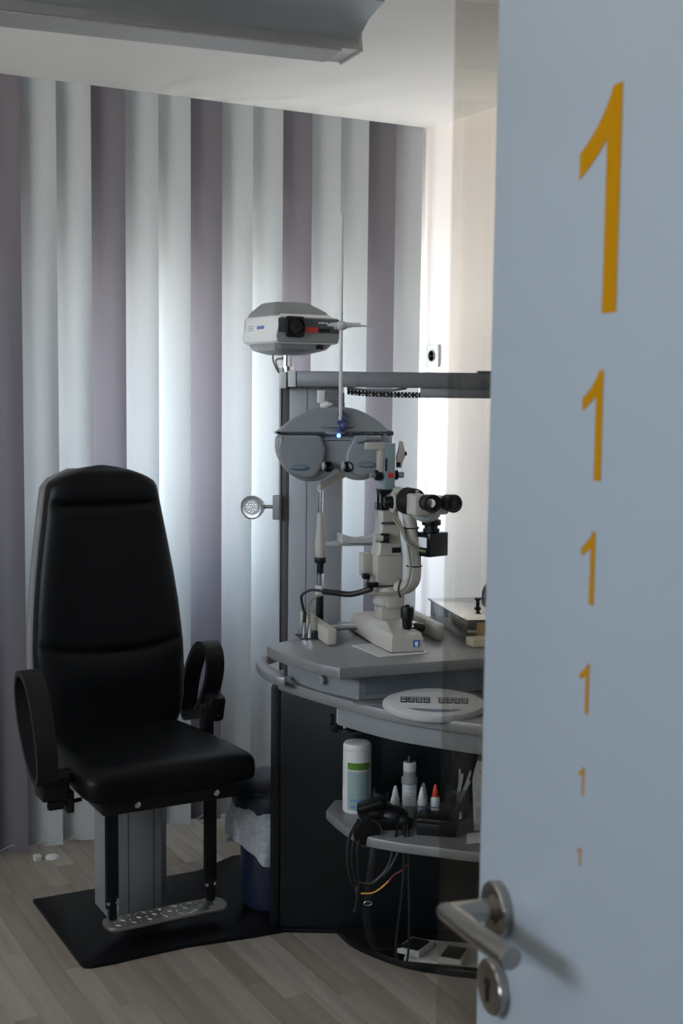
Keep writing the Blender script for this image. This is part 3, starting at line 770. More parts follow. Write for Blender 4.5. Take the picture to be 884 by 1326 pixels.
MY = Matrix(((1, 0, 0, 0), (0, 0, -1, 0), (0, 1, 0, 0), (0, 0, 0, 1)))
b = MB().lathe([(0.0255, 0.0), (0.0255, 0.010), (0.0225, 0.010), (0.020, 0.002), (0.0005, 0.001)], n=36, M=Matrix.Translation((-0.030, -0.1275, 0.080)) @ MY)
obj('lens_tube', b, 'gloss_black', pj, label='round black lens opening')
obj('red_label', MB().box((0.026, -0.1195, 0.071), (0.040, 0.002, 0.016)), 'print_red', fb)
b = MB()
for i, w in enumerate((0.004, 0.003, 0.005, 0.003, 0.004, 0.003)): b.box((0.050 + i*0.0055, -0.1194, 0.0925), (w, 0.001, 0.004))
b2 = b
for i, w in enumerate((0.003, 0.004, 0.002, 0.003, 0.004)): b2.box((0.088 + i*0.0050, -0.1194, 0.0925), (w, 0.001, 0.004))
obj('small_print', b2, 'print_white', fb)
obj('grey_key', MB().box((0.068, -0.1195, 0.071), (0.036, 0.002, 0.010)), 'black_plastic', fb)
b = MB()
for i, w in enumerate((0.010, 0.008, 0.010, 0.009)): b.box((-0.0958, 0.000 - i*0.0125, 0.078), (0.0012, w, 0.010), ry=R(6))
obj('brand_print', b, 'print_blue', pb)
b = MB()
for i in range(3): b.box((-0.0958, 0.052, 0.071 + i*0.006), (0.0012, 0.034, 0.0026), ry=R(6))
obj('side_print', b, 'print_grey', pb, kind='stuff')
b = MB()
for i in range(5): b.box((-0.0955, 0.094, 0.066 + i*0.009), (0.0012, 0.008, 0.004), ry=R(6))
obj('vent_slots', b, 'print_grey', pb, kind='stuff')
b = MB().cyl((0.0, 0, -0.072), (0.0, 0, 0.0), 0.010, n=20).cyl((0.020, 0.006, -0.072), (0.020, 0.006, -0.002), 0.006, n=12).cyl((0.004, 0, -0.071), (0.004, 0, -0.036), 0.019, n=20)
obj('stem', b, 'chrome', pj)
obj('cable', MB().tube([(-0.030, 0.03, 0.0), (-0.034, 0.02, -0.02), (-0.026, 0.012, -0.045), (-0.016, 0.012, -0.055), (-0.030, 0.01, -0.020), (-0.012, 0.0, -0.012), (-0.004, 0.0, -0.02)], 0.0028), 'cord_olive', pj)

# ------------------------------------------------------------------ phoropter
ph = thing('phoropter', 'grey double-lobed phoropter hanging from the column arm', 'phoropter', (1.7768, 3.2475, 1.4105), R(-24))
def sm_prism(pts, y0, y1, bev, k=6):
    p = catmull([(x, z, 0) for x, z in pts], k, closed=True)
    return MB().prism([(q.x, q.y) for q in p], y0, y1, bev=bev, seg=4, M=FRONT, edges='h')
# upper cowl
cow = [(-0.168, 0.028), (-0.160, 0.042), (-0.128, 0.068), (-0.085, 0.090), (-0.040, 0.103), (0.009, 0.107), (0.055, 0.102), (0.100, 0.082), (0.140, 0.053), (0.160, 0.036), (0.160, 0.032), (0.07, 0.031), (-0.05, 0.0295)]
obj('cowl', sm_prism(cow, -0.032, 0.050, 0.007), 'phoropter_grey', ph, angle=50, label='curved grey upper cowl')
# middle web behind
web = [(-0.160, 0.026), (-0.174, -0.006), (-0.165, -0.044), (-0.135, -0.084), (-0.090, -0.108), (-0.040, -0.105), (-0.012, -0.085), (0.0, -0.074), (0.016, -0.080), (0.04, -0.100), (0.085, -0.104), (0.130, -0.080), (0.158, -0.035), (0.164, 0.0), (0.155, 0.029), (0.06, 0.0310), (-0.06, 0.0310)]
obj('housing', sm_prism(web, -0.012, 0.048, 0.018), 'phoropter_pale', ph, angle=50, label='pale rear housing')
lobL = [(-0.158, 0.025), (-0.168, -0.008), (-0.158, -0.046), (-0.130, -0.080), (-0.092, -0.098), (-0.058, -0.090), (-0.036, -0.055), (-0.030, -0.015), (-0.038, 0.010), (-0.050, 0.0275), (-0.10, 0.0285), (-0.15, 0.0280)]
lobR = [(0.150, 0.026), (0.157, -0.004), (0.148, -0.042), (0.120, -0.078), (0.080, -0.094), (0.046, -0.082), (0.030, -0.050), (0.030, -0.022), (0.042, 0.004), (0.058, 0.0285), (0.10, 0.0295), (0.145, 0.0290)]
for L_ in (lobL, lobR):
    obj('lens_disc', sm_prism(L_, -0.034, -0.005, 0.010), 'phoropter_grey', ph, angle=50, label='rounded grey lens housing')
b = MB().prism([(-0.160, 0.0270), (-0.045, 0.0270), (-0.045, 0.0290), (-0.160, 0.0290)], -0.0325, 0.0, M=FRONT)
obj('parting_line', b, 'black_plastic', ph)
obj('parting_line', MB().prism([(0.045, 0.0285), (0.152, 0.0295), (0.152, 0.0312), (0.045, 0.0305)], -0.0325, 0.0, M=FRONT), 'black_plastic', ph)
for xx, zz, w in ((-0.103, -0.067, 0.030), (0.092, -0.058, 0.030)):
    b = MB().ell((xx, -0.033, zz), (w, 0.006, 0.0095), n=24); wd = obj('scale_window', b, 'window_blue', ph, label='dark oval scale window')
    obj('scale_print', MB().ell((xx, -0.0375, zz), (w*0.55, 0.0025, 0.0045), n=16), 'blue_grey', wd)
for xx in (-0.022, 0.034):
    MEY = Matrix.Translation((xx, -0.014, -0.064)) @ MY
    b = MB().lathe([(0.0155, 0), (0.0155, 0.022), (0.0125, 0.024), (0.0115, 0.018), (0.0005, 0.016)], n=28, M=MEY)
    ey = obj('eyepiece', b, 'gloss_black', ph, label='black round eyepiece')
    obj('eyepiece_cheek', MB().ell((xx - 0.012, -0.026, -0.062), (0.008, 0.014, 0.014), n=16), 'phoropter_pale', ey)
b = MB().box((-0.008, 0.010, 0.128), (0.064, 0.05, 0.042), bev=0.004).box((0.0, 0.005, 0.112), (0.05, 0.05, 0.025), bev=0.006)
hg = obj('hanger', b, 'aluminium', ph)
obj('hanger_cheek', MB().box((-0.042, 0.006, 0.136), (0.020, 0.05, 0.036), bev=0.003).ell((-0.026, -0.005, 0.112), (0.020, 0.024, 0.013), n=16), 'white_plastic', hg)
b = MB()
for i in range(7): b.cyl((-0.024 + i*0.007, -0.016, 0.114), (-0.024 + i*0.007, -0.020, 0.114), 0.0018, n=8)
obj('contact_pins', b, 'black_plastic', hg)
b = MB().ell((0.004, -0.030, 0.052), (0.050, 0.014, 0.006), n=20).ell((-0.004, -0.034, 0.034), (0.030, 0.012, 0.007), n=20)
obj('nose_ledge', b, 'phoropter_grey', ph)
b = MB().cyl((0.012, -0.052, 0.088), (0.012, -0.040, 0.088), 0.010, n=16).cyl((0.020, -0.054, 0.076), (0.020, -0.040, 0.076), 0.008, n=16).cyl((0.010, -0.052, 0.064), (0.010, -0.040, 0.064), 0.008, n=16).ell((0.020, -0.046, 0.056), (0.012, 0.012, 0.012), n=14).ell((0.008, -0.046, 0.044), (0.008, 0.010, 0.008), n=14)
kb = obj('centre_knobs', b, 'knob_blue', ph, label='dark blue adjusting knobs')
obj('level_light', MB().ell((0.005, -0.056, 0.0265), (0.006, 0.005, 0.006), n=14), 'led_blue', kb, label='small glowing blue level light')
# reading rod
b = MB().cyl((0.010, -0.050, 0.070), (0.008, -0.050, 0.647), 0.0052, n=14, bev=0.001)
rd = obj('reading_rod', b, 'white_plastic', ph, label='tall thin white reading rod')
b = MB().cyl((-0.012, -0.050, 0.336), (0.036, -0.050, 0.339), 0.010, 0.008, n=14).ell((0.010, -0.050, 0.337), (0.018, 0.015, 0.014), n=16).cyl((0.03, -0.050, 0.339), (0.064, -0.050, 0.340), 0.006, n=12).cyl((-0.030, -0.052, 0.3375), (0.0, -0.052, 0.337), 0.0035, n=10).tube([(0.06, -0.05, 0.338), (0.09, -0.05, 0.336), (0.130, -0.05, 0.334)], [0.0022, 0.0016], n=8)
obj('card_holder', b, 'pale_grey', rd, label='sliding clamp with a thin pointer')

# ------------------------------------------------------------------ slit lamp table
tcv = catmull([(1.515, 3.150, 0), (1.507, 3.080, 0), (1.517, 2.968, 0), (1.535, 2.880, 0), (1.559, 2.812, 0)], 6)
tab_poly = [(p.x, p.y) for p in tcv] + [(1.965, 2.752), (2.50, 2.68), (2.50, 3.34), (2.0, 3.36), (1.90, 3.385), (1.80, 3.405), (1.73, 3.385), (1.665, 3.225), (1.535, 3.165)]
TZ = 0.86
tb_ = thing('slit_lamp_table', 'grey instrument table with a curved silver edge above the worktop', 'table', (0, 0, 0))
obj('table_top', MB().prism(tab_poly, TZ - 0.030, TZ, bev=0.005, edges='h'), 'top_silver', tb_, label='grey table top with a silver rim')
uc = catmull([(1.590, 3.150, 0), (1.596, 3.06, 0), (1.615, 2.96, 0), (1.648, 2.868, 0)], 5)
up = [(p.x, p.y) for p in uc] + [(2.15, 2.79), (2.15, 3.0), (1.9, 3.06), (1.66, 3.19)]
uo = obj('carriage', MB().prism(up, 0.7535, TZ - 0.0302, bev=0.003, edges='h'), 'grey_plastic', tb_, label='pale grey carriage under the table top')
fd = Vector((2.15 - 1.648, 2.79 - 2.868, 0)).normalized()
fc = Vector(((1.655 + 2.15)/2, (2.868 + 2.79)/2 - 0.003, 0.797))
obj('front_panel', MB().box(fc, (0.49, 0.006, 0.052), rz=math.atan2(fd.y, fd.x)), 'blue_grey', uo, label='blue grey front panel')
b = MB().cyl((1.606, 2.985, 0.790), (1.592, 2.981, 0.790), 0.0125, n=24, bev=0.002)
obj('clamp_knob', b, 'grey_plastic', uo)
obj('lock_lever', MB().box((1.645, 2.905, 0.826), (0.06, 0.012, 0.007), bev=0.002, rz=R(-20)), 'black_plastic', uo)

# ------------------------------------------------------------------ slit lamp
SA = R(-12.7)
sl_ = thing('slit_lamp', 'beige slit lamp microscope with black eyepieces and chin rest', 'slit lamp', (1.84, 3.06, TZ), SA)
def poly_prism(pts, z0, z1, bev): return MB().prism(pts, z0, z1, bev=bev, seg=3)
# base
b = MB()
lay = [(0.004, [(-0.036, -0.170), (0.055, -0.170), (0.074, -0.10), (0.074, 0.20), (-0.045, 0.20), (-0.048, -0.06)]),
       (0.040, [(-0.034, -0.168), (0.054, -0.168), (0.072, -0.10), (0.070, 0.19), (-0.042, 0.19), (-0.046, -0.06)]),
       (0.050, [(-0.030, -0.162), (0.050, -0.162), (0.066, -0.098), (0.064, 0.185), (-0.036, 0.185), (-0.040, -0.06)]),
       (0.066, [(-0.014, -0.06), (0.030, -0.06), (0.050, -0.02), (0.050, 0.12), (-0.022, 0.12), (-0.026, -0.02)])]
b.loft([[Vector((x, y, z)) for x, y in r] for z, r in lay]); sb = obj('base', b, 'beige', sl_, angle=30)
obj('base_seam', MB().prism([(-0.038, -0.172), (0.056, -0.172), (0.075, -0.10), (0.075, 0.2), (-0.046, 0.2), (-0.05, -0.06)], 0.0, 0.004), 'black_rubber', sb)
lg = obj('maker_badge', MB().box((0.034, -0.1706, 0.026), (0.018, 0.0015, 0.019)), 'logo_blue', sb, label='small blue square badge')
obj('badge_mark', MB().prism([(0.030, 0.021), (0.034, 0.017), (0.038, 0.021), (0.0385, 0.031), (0.0295, 0.031)], -0.0012, 0.0, M=fr(-0.1708)), 'print_white', lg)
# axle and rail covers
obj('axle', MB().cyl((-0.16, 0.12, 0.022), (0.16, 0.12, 0.022), 0.009, n=18), 'chrome', sl_)
for s in (-1, 1):
    xx = -0.163 if s < 0 else 0.155
    obj('rail_cover', MB().box((xx, 0.125, 0.0245), (0.028, 0.31, 0.046), bev=0.005), 'beige', sl_, label='beige rail cover')
# lower stand
b = MB().box((0.014, 0.02, 0.075), (0.062, 0.07, 0.05), bev=0.006).loft([sell(0.036, 0.040, 0.010, 0.0, 0, e=0.4) and [Vector((0.012 + q.x*0 + qq[0], 0.02 + qq[1], z)) for qq in [(a*math.cos(t), c2*math.sin(t)) for t in [2*math.pi*i/28 for i in range(28)]]] for z, a, c2, q in [(0.095, 0.030, 0.034, Vector()), (0.105, 0.040, 0.044, Vector()), (0.150, 0.043, 0.048, Vector()), (0.156, 0.040, 0.046, Vector())]])
obj('stand', b, 'beige', sl_, angle=40)
obj('stand_cap', MB().box((0.022, -0.004, 0.128), (0.052, 0.06, 0.060), bev=0.008), 'beige', sl_)
# joystick
b = MB().lathe([(0.010, 0.0), (0.013, 0.012), (0.0145, 0.030), (0.0145, 0.034), (0.018, 0.038), (0.019, 0.062), (0.0165, 0.069), (0.006, 0.070), (0.006, 0.074), (0.0005, 0.0745)], (0.026, -0.115, 0.049), n=24)
js = obj('joystick', b, 'black_plastic', sl_, label='black joystick')
obj('lock_knob', MB().cyl((0.050, -0.115, 0.060), (0.074, -0.115, 0.056), 0.012, n=14).cyl((0.04, -0.115, 0.054), (0.06, -0.115, 0.058), 0.005, n=10), 'black_plastic', sl_)
# rotating arms (illumination arm block)
b = MB().box((0.008, 0.02, 0.205), (0.078, 0.075, 0.088), bev=0.006).box((-0.045, 0.045, 0.215), (0.030, 0.04, 0.066), bev=0.004)
obj('lower_housing', b, 'beige', sl_, angle=40)
b = MB().box((-0.058, -0.0, 0.188), (0.020, 0.022, 0.016), bev=0.003).cyl((-0.062, -0.02, 0.166), (-0.030, -0.02, 0.166), 0.008, n=14).cyl((-0.055, -0.01, 0.145), (-0.052, 0.0, 0.19), 0.003, n=8)
obj('tilt_knobs', b, 'black_plastic', sl_)
b = MB().loft([[Vector((x, y, z)) for x, y in r] for z, r in ((0.248, rect(-0.030, 0.046, -0.02, 0.052, 0.006)), (0.270, rect(-0.027, 0.043, -0.018, 0.050, 0.006)), (0.335, rect(-0.020, 0.034, -0.014, 0.046, 0.006)), (0.372, rect(-0.020, 0.032, -0.014, 0.046, 0.006)))])
uh = obj('upper_housing', b, 'beige', sl_, angle=30)
obj('slit_knob', MB().cyl((-0.036, -0.016, 0.297), (-0.016, -0.022, 0.297), 0.012, n=20), 'beige', uh)
obj('slit_knob_ring', MB().cyl((-0.022, -0.018, 0.297), (0.0, -0.026, 0.297), 0.0135, n=20), 'black_plastic', uh)
obj('housing_switch', MB().box((0.024, -0.020, 0.262), (0.026, 0.004, 0.015), bev=0.001), 'black_plastic', uh)
obj('housing_collar', MB().box((0.006, 0.014, 0.338), (0.050, 0.066, 0.007), bev=0.001), 'dark_metal', uh)
# lamp condenser behind
b = MB().cyl((-0.004, 0.03, 0.372), (-0.004, 0.03, 0.430), 0.017, n=24).cyl((-0.004, 0.03, 0.372), (-0.004, 0.03, 0.392), 0.021, n=24)
obj('condenser', b, 'gloss_black', sl_)
for xx in (-0.028, 0.026): pass
b = MB().cyl((-0.024, 0.02, 0.352), (-0.024, 0.02, 0.428), 0.002, n=8).cyl((-0.015, 0.016, 0.38), (-0.015, 0.016, 0.428), 0.0015, n=8)
obj('guide_rods', b, 'chrome', sl_)
# microscope support arm (bent)
arm_pts = [(0.030, -0.02, 0.156), (0.045, -0.045, 0.160), (0.060, -0.06, 0.178), (0.064, -0.062, 0.205), (0.062, -0.06, 0.260), (0.056, -0.055, 0.315), (0.050, -0.050, 0.360), (0.048, -0.048, 0.385)]
b = MB().tube(arm_pts, 0.019, n=14, k=6, flat=(1.05, 1.0))
obj('microscope_arm', b, 'beige', sl_, angle=50)
for zz, xx, yy in ((0.328, 0.055, -0.055), (0.222, 0.063, -0.061)):
    obj('cable_tie', MB().torus((xx, yy, zz), 0.0205, 0.0018, n=24, m=6, sx=1.05), 'black_plastic', sl_)
# microscope body: barrel along y
def ybarrel(mb, x, z, y0, y1, r0, r1=None, n=28, bev=0.0): return mb.cyl((x, y0, z), (x, y1, z), r0, r1, n=n, bev=bev)
hx, hz = 0.036, 0.404
b = ybarrel(MB(), hx, hz, -0.045, 0.022, 0.0335, bev=0.004).box((hx + 0.010, -0.01, hz - 0.005), (0.05, 0.05, 0.05), bev=0.006)
mb_ = obj('microscope_body', b, 'beige', sl_, angle=40)
obj('magnification_drum', MB().cyl((hx + 0.002, -0.052, hz), (hx + 0.018, -0.092, hz - 0.002), 0.0375, n=36, bev=0.003), 'black_rubber', sl_, label='ribbed black magnification ring')
b = MB().cyl((-0.018, -0.030, hz - 0.006), (0.012, -0.034, hz - 0.006), 0.015, 0.018, n=24, bev=0.002)
obj('drum_knob', b, 'black_plastic', sl_)
obj('drum_knob_ring', MB().torus((0.006, -0.036, hz - 0.006), 0.024, 0.005, axis='X', n=28), 'beige', sl_)
# binocular prism housings
b = MB().box((0.046, -0.128, 0.399), (0.042, 0.066, 0.058), bev=0.007, rz=R(4)).box((0.108, -0.120, 0.397), (0.042, 0.060, 0.050), bev=0.008, rz=R(4)).box((0.078, -0.108, 0.385), (0.06, 0.05, 0.034), bev=0.006)
obj('prism_housing', b, 'beige', sl_, angle=40)
b = MB().ell((0.080, -0.105, 0.372), (0.040, 0.034, 0.024), n=20)
obj('housing_belly', b, 'beige_grey', sl_)
for xx, zz in ((0.058, 0.408), (0.118, 0.407)):
    Me = Matrix.Translation((xx, -0.155, zz)) @ Matrix.Rotation(R(6), 4, 'Z') @ MY
    b = MB().lathe([(0.020, 0.0), (0.022, 0.004), (0.022, 0.016), (0.019, 0.018), (0.019, 0.024), (0.0235, 0.027), (0.025, 0.046), (0.0235, 0.050), (0.0175, 0.048), (0.016, 0.040), (0.0005, 0.039)], n=32, M=Me)
    e_ = obj('eyepiece', b, 'black_plastic', sl_, label='black rubber eyepiece')
    obj('eye_lens', MB().ell((0, 0, 0.0385), (0.0155, 0.0155, 0.004), n=20, M=Me), 'chrome' if xx < 0.1 else 'gloss_black', e_, label='glass eye lens')  # left lens is chrome to stand in for a bright window reflection
obj('eyepiece_post', MB().cyl((0.052, -0.108, 0.424), (0.052, -0.108, 0.437), 0.005, n=10), 'grey_plastic', sl_)
# side camera box
b = MB().cyl((0.108, -0.07, 0.325), (0.108, -0.07, 0.362), 0.018, n=20).cyl((0.108, -0.07, 0.336), (0.108, -0.07, 0.352), 0.027, n=24, bev=0.003).cyl((0.108, -0.07, 0.318), (0.108, -0.07, 0.326), 0.023, n=24)
obj('camera_collar', b, 'black_plastic', sl_)
cb = obj('side_camera', MB().box((0.110, -0.070, 0.284), (0.072, 0.058, 0.066), bev=0.002, rz=R(24)), 'gloss_black', sl_, label='black camera box')
cdir = Matrix.Translation((0.110, -0.070, 0.284)) @ Matrix.Rotation(R(24), 4, 'Z')
obj('camera_label', MB().box((-0.0366, 0.002, 0.006), (0.001, 0.040, 0.028), M=cdir), 'print_white', cb)
# cables on the arm
obj('arm_cable', MB().tube([(0.010, -0.035, 0.352), (0.020, -0.060, 0.330), (0.034, -0.082, 0.292), (0.060, -0.095, 0.272), (0.085, -0.095, 0.266), (0.100, -0.085, 0.266)], 0.0042, n=8), 'cord_olive', sl_, label='olive cable')
obj('lamp_cable', MB().tube([(0.006, -0.03, 0.365), (0.014, -0.055, 0.355), (0.030, -0.075, 0.310), (0.041, -0.084, 0.255), (0.043, -0.086, 0.210), (0.030, -0.082, 0.165), (0.0, -0.07, 0.150), (-0.03, -0.05, 0.146), (-0.055, -0.02, 0.140)], 0.0032, n=8), 'cord_olive', sl_)
obj('cable_wrap', MB().tube([(0.02, -0.075, 0.186), (0.012, -0.078, 0.160), (0.018, -0.080, 0.138)], 0.003, n=6), 'cord_black', sl_)
# illumination tower
tw = obj('lamp_tower', MB().box((0.010, 0.02, 0.492), (0.032, 0.030, 0.135), bev=0.003), 'teal_grey', sl_, label='teal grey lamp tower')
obj('tower_foot', MB().box((0.008, 0.012, 0.424), (0.060, 0.048, 0.013), bev=0.002), 'black_plastic', sl_)
obj('tower_scale', MB().box((-0.002, 0.004, 0.500), (0.005, 0.002, 0.036)), 'black_plastic', tw)
obj('tower_mark', MB().box((0.012, 0.004, 0.470), (0.016, 0.002, 0.014)), 'print_red', tw)
b = MB().box((-0.030, 0.02, 0.552), (0.056, 0.028, 0.020), bev=0.003).box((-0.014, 0.02, 0.514), (0.016, 0.026, 0.090), bev=0.003)
obj('tower_bracket', b, 'beige', sl_)
obj('tower_axis', MB().cyl((-0.060, 0.02, 0.574), (-0.015, 0.02, 0.574), 0.007, n=16), 'grey_plastic', sl_)
obj('centring_knob', MB().cyl((-0.030, 0.018, 0.470), (-0.010, 0.018, 0.470), 0.0145, n=20, bev=0.002), 'black_plastic', sl_)
obj('centring_knob', MB().cyl((0.027, 0.018, 0.470), (0.036, 0.018, 0.470), 0.014, n=20), 'black_plastic', sl_)
obj('knob_tip', MB().cyl((-0.044, 0.018, 0.470), (-0.028, 0.018, 0.470), 0.007, n=16), 'grey_plastic', sl_)
obj('knob_tip', MB().cyl((0.036, 0.018, 0.470), (0.054, 0.018, 0.470), 0.0085, n=16), 'grey_plastic', sl_)
b = MB().prism([(0.034, 0.490), (0.048, 0.490), (0.050, 0.508), (0.058, 0.520), (0.056, 0.540), (0.050, 0.565), (0.042, 0.566), (0.038, 0.540), (0.032, 0.520)], 0.012, 0.024, bev=0.003, M=FRONT)
lv = obj('filter_lever', b, 'beige', sl_, angle=40)
obj('lever_knob', MB().cyl((0.054, 0.018, 0.530), (0.062, 0.018, 0.530), 0.006, n=12).box((0.036, 0.010, 0.500), (0.01, 0.004, 0.012)), 'black_plastic', lv)
# chin rest frame at the patient side
yy = 0.24
for s, ux in ((-1, -0.125), (1, 0.085)):
    up_ = obj('upright', MB().cyl((ux, yy, 0.0005), (ux, yy, 0.098), 0.0115, n=18), 'black_plastic', sl_, label='chin rest upright')
    obj('upright_sleeve', MB().cyl((ux, yy, 0.098), (ux, yy, 0.128), 0.0145, n=18, bev=0.002), 'pale_grey', up_)
    obj('upright_chrome', MB().cyl((ux, yy, 0.128), (ux, yy, 0.166), 0.0105, n=18), 'chrome', up_)
    obj('upright_nut', MB().cyl((ux, yy, 0.163), (ux, yy, 0.195), 0.0105, n=18).cyl((ux, yy, 0.195), (ux, yy, 0.212), 0.0175, n=22, bev=0.002), 'black_plastic', up_)
    obj('upright_taper', MB().lathe([(0.0135, 0.212), (0.0155, 0.225), (0.0165, 0.250), (0.014, 0.275), (0.0105, 0.330), (0.0095, 0.345), (0.0005, 0.345)], (ux, yy, 0), n=20), 'beige', up_)
    obj('upright_tube', MB().cyl((ux, yy, 0.343), (ux, yy, 0.415), 0.0068, n=16), 'chrome', up_)
b = MB().box((-0.02, yy, 0.252), (0.21, 0.022, 0.016), bev=0.004)
chb = obj('chin_bar', b, 'beige_grey', sl_)
rings = []
for i in range(21):
    t = i/20; x = -0.07 + 0.125*t
    dip = 0.013*(1 - ((t - 0.5)/0.5)**2)
    zt = 0.283 - dip + 0.006*abs(t - 0.5)
    rings.append([Vector((x, yy - 0.045, 0.258)), Vector((x, yy - 0.045, zt)), Vector((x, yy + 0.02, zt - 0.002)), Vector((x, yy + 0.02, 0.258))])
obj('chin_cup', MB().loft(rings), 'pale_grey', chb, label='curved pale chin cup')
b = MB().tube([(-0.125, yy, 0.412), (-0.122, yy + 0.0, 0.424), (-0.095, yy + 0.015, 0.434), (-0.05, yy + 0.03, 0.455), (0.0, yy + 0.034, 0.468), (0.05, yy + 0.025, 0.455), (0.082, yy, 0.424), (0.085, yy, 0.412)], 0.011, n=12, k=6, flat=(0.6, 1.0))
obj('forehead_band', b, 'beige', sl_, label='forehead rest band')
# plug cluster and hose
b = MB().box((-0.195, 0.11, 0.0020), (0.060, 0.070, 0.003))
obj('cable_outlet', b, 'black_plastic', sl_)
b = MB()
for q, (px, py) in enumerate(((-0.208, 0.105), (-0.196, 0.085))): b.cyl((px, py, 0.002), (px, py, 0.045), 0.0065, n=12).cyl((px, py, 0.01), (px, py, 0.03), 0.008, n=12)
obj('plug', b, 'chrome', sl_)
obj('plug_boot', MB().cyl((-0.208, 0.105, 0.045), (-0.206, 0.105, 0.075), 0.0055, n=10).box((-0.182, 0.075, 0.012), (0.016, 0.016, 0.024), bev=0.002), 'cord_black', sl_)
obj('plug_sleeve', MB().box((-0.186, 0.085, 0.040), (0.014, 0.012, 0.045), bev=0.003), 'beige', sl_)
obj('hose', MB().tube([(-0.206, 0.105, 0.07), (-0.216, 0.10, 0.10), (-0.218, 0.095, 0.125), (-0.195, 0.08, 0.141), (-0.165, 0.06, 0.139), (-0.135, 0.05, 0.136), (-0.095, 0.03, 0.133), (-0.065, 0.0, 0.145), (-0.045, -0.02, 0.157)], [0.004, 0.004, 0.004, 0.004, 0.0085, 0.0085, 0.0085, 0.0085, 0.006], n=12), 'cord_black', sl_, label='black cable hose')
obj('thin_cable', MB().tube([(-0.196, 0.085, 0.04), (-0.202, 0.08, 0.075), (-0.200, 0.075, 0.105), (-0.185, 0.07, 0.122), (-0.160, 0.06, 0.130)], 0.0035, n=8).tube([(-0.182, 0.075, 0.02), (-0.180, 0.072, 0.055), (-0.188, 0.075, 0.085)], 0.002, n=6), 'cord_olive', sl_)

# paper sheet under the base
ps = tag(obj('paper_sheet', MB().box((0, 0, 0.0015), (0.15, 0.17, 0.002)), 'paper'), 'white paper sheet under the slit lamp base', 'paper')
ps.location = (1.795, 2.955, TZ); ps.rotation_euler = (0, 0, R(-4))

# ------------------------------------------------------------------ lens case, wooden block, round lamp on the table
lc = thing('lens_case', 'shiny metal case with a small black lid knob on the table', 'case', (2.23, 3.06, TZ), 0)
A1 = Vector((2.147, 3.298)); A2 = Vector((2.042, 2.945))
dl = (A2 - A1); LA = math.atan2(dl.y, dl.x)
lc.location = (A2.x, A2.y, TZ); lc.rotation_euler = (0, 0, LA)
# local: x from A1 towards A2 (A2 at 0), +y = to the left of that direction (towards +world x)
LnL = dl.length
obj('body', MB().box((-LnL/2, 0.115, 0.032), (LnL, 0.23, 0.056), bev=0.001), 'mirror_steel', lc)
obj('lid', MB().box((-LnL/2, 0.115, 0.0625), (LnL + 0.012, 0.242, 0.005), bev=0.001), 'mirror_steel', lc, label='flat metal lid')
obj('wood_end', MB().box((0.001, 0.128, 0.033), (0.003, 0.20, 0.046)), 'wood', lc, label='warm brown end panel')
obj('lid_knob', MB().lathe([(0.010, 0.065), (0.010, 0.069), (0.0045, 0.072), (0.006, 0.080), (0.0045, 0.088), (0.008, 0.093), (0.011, 0.095), (0.011, 0.098), (0.0005, 0.098)], (-0.165, 0.085, 0), n=20), 'black_plastic', lc, label='black lid knob')
tag(obj('wood_block', MB().box((2.115, 2.880, TZ + 0.012), (0.20, 0.05, 0.023), bev=0.003, rz=R(-10)), 'pale_wood'), 'pale wooden bar lying in front of the metal case', 'wood bar')
rl = thing('round_mirror', 'round metal rimmed mirror standing behind the metal case', 'mirror', (2.385, 3.262, TZ), R(-35))
b = MB().lathe([(0.054, -0.012), (0.058, -0.006), (0.058, 0.006), (0.053, 0.010), (0.047, 0.004), (0.0005, 0.003)], n=44, M=Matrix.Translation((0, 0, 0.066)) @ MY)
obj('rim', b, 'chrome', rl)
obj('glass', MB().cyl((0, 0.001, 0.066), (0, -0.0042, 0.066), 0.046, n=40), 'mirror_steel', rl, label='mirror glass')
obj('stand', MB().cyl((0, 0.010, 0.0), (0, 0.010, 0.03), 0.006, n=12).cyl((0, 0.01, 0), (0, 0.01, 0.008), 0.03, n=24), 'chrome', rl)

# ------------------------------------------------------------------ control panel on the worktop
cp = thing('control_panel', 'pale oval control panel with two rows of small black keys on the worktop', 'control panel', (1.768, 2.688, 0.750), math.atan2(2.626 - 2.762, 1.876 - 1.657))
hl = 0.133
oval = []
for i in range(48):
    t = 2*math.pi*i/48; c, s_ = math.cos(t), math.sin(t)
    oval.append((hl*math.copysign(abs(c)**1.0, c), 0.088*math.copysign(abs(s_)**1.25, s_)))
tilt = Matrix.Translation((0, 0, 0.020)) @ Matrix.Rotation(R(10), 4, 'X')
b = MB().prism(oval, -0.012, 0.008, bev=0.004, seg=2, edges='h', M=tilt); shell = obj('shell', b, 'pale_grey', cp)
obj('foot', MB().prism([(x*0.8, y*0.75) for x, y in oval], 0.0005, 0.020), 'blue_grey', cp)
obj('rear_foot', MB().box((0, 0.035, 0.014), (0.12, 0.02, 0.027)), 'blue_grey', cp)
for gi, gx in enumerate((-0.089, 0.008)):
    for i in range(4):
        kx = gx + 0.010 + i*0.0195
        b = MB().box((kx, 0.006, 0.0088), (0.0165, 0.034, 0.0022), bev=0.0008, seg=1, M=tilt)
        key = obj('key', b, 'black_plastic', cp, label='small black key')
        obj('key_inlay', MB().box((kx, 0.013, 0.0102), (0.0115, 0.011, 0.001), M=tilt).box((kx, -0.003, 0.0102), (0.0115, 0.010, 0.001), M=tilt), 'grey_plastic', key)
note = tag(obj('note_card', MB().box((0, 0, 0.001), (0.12, 0.10, 0.0015)), 'silver_lacquer'), 'flat grey card lying on the worktop beside the control panel', 'card')
note.location = (1.70, 2.86, 0.750); note.rotation_euler = (0, 0, R(-35))

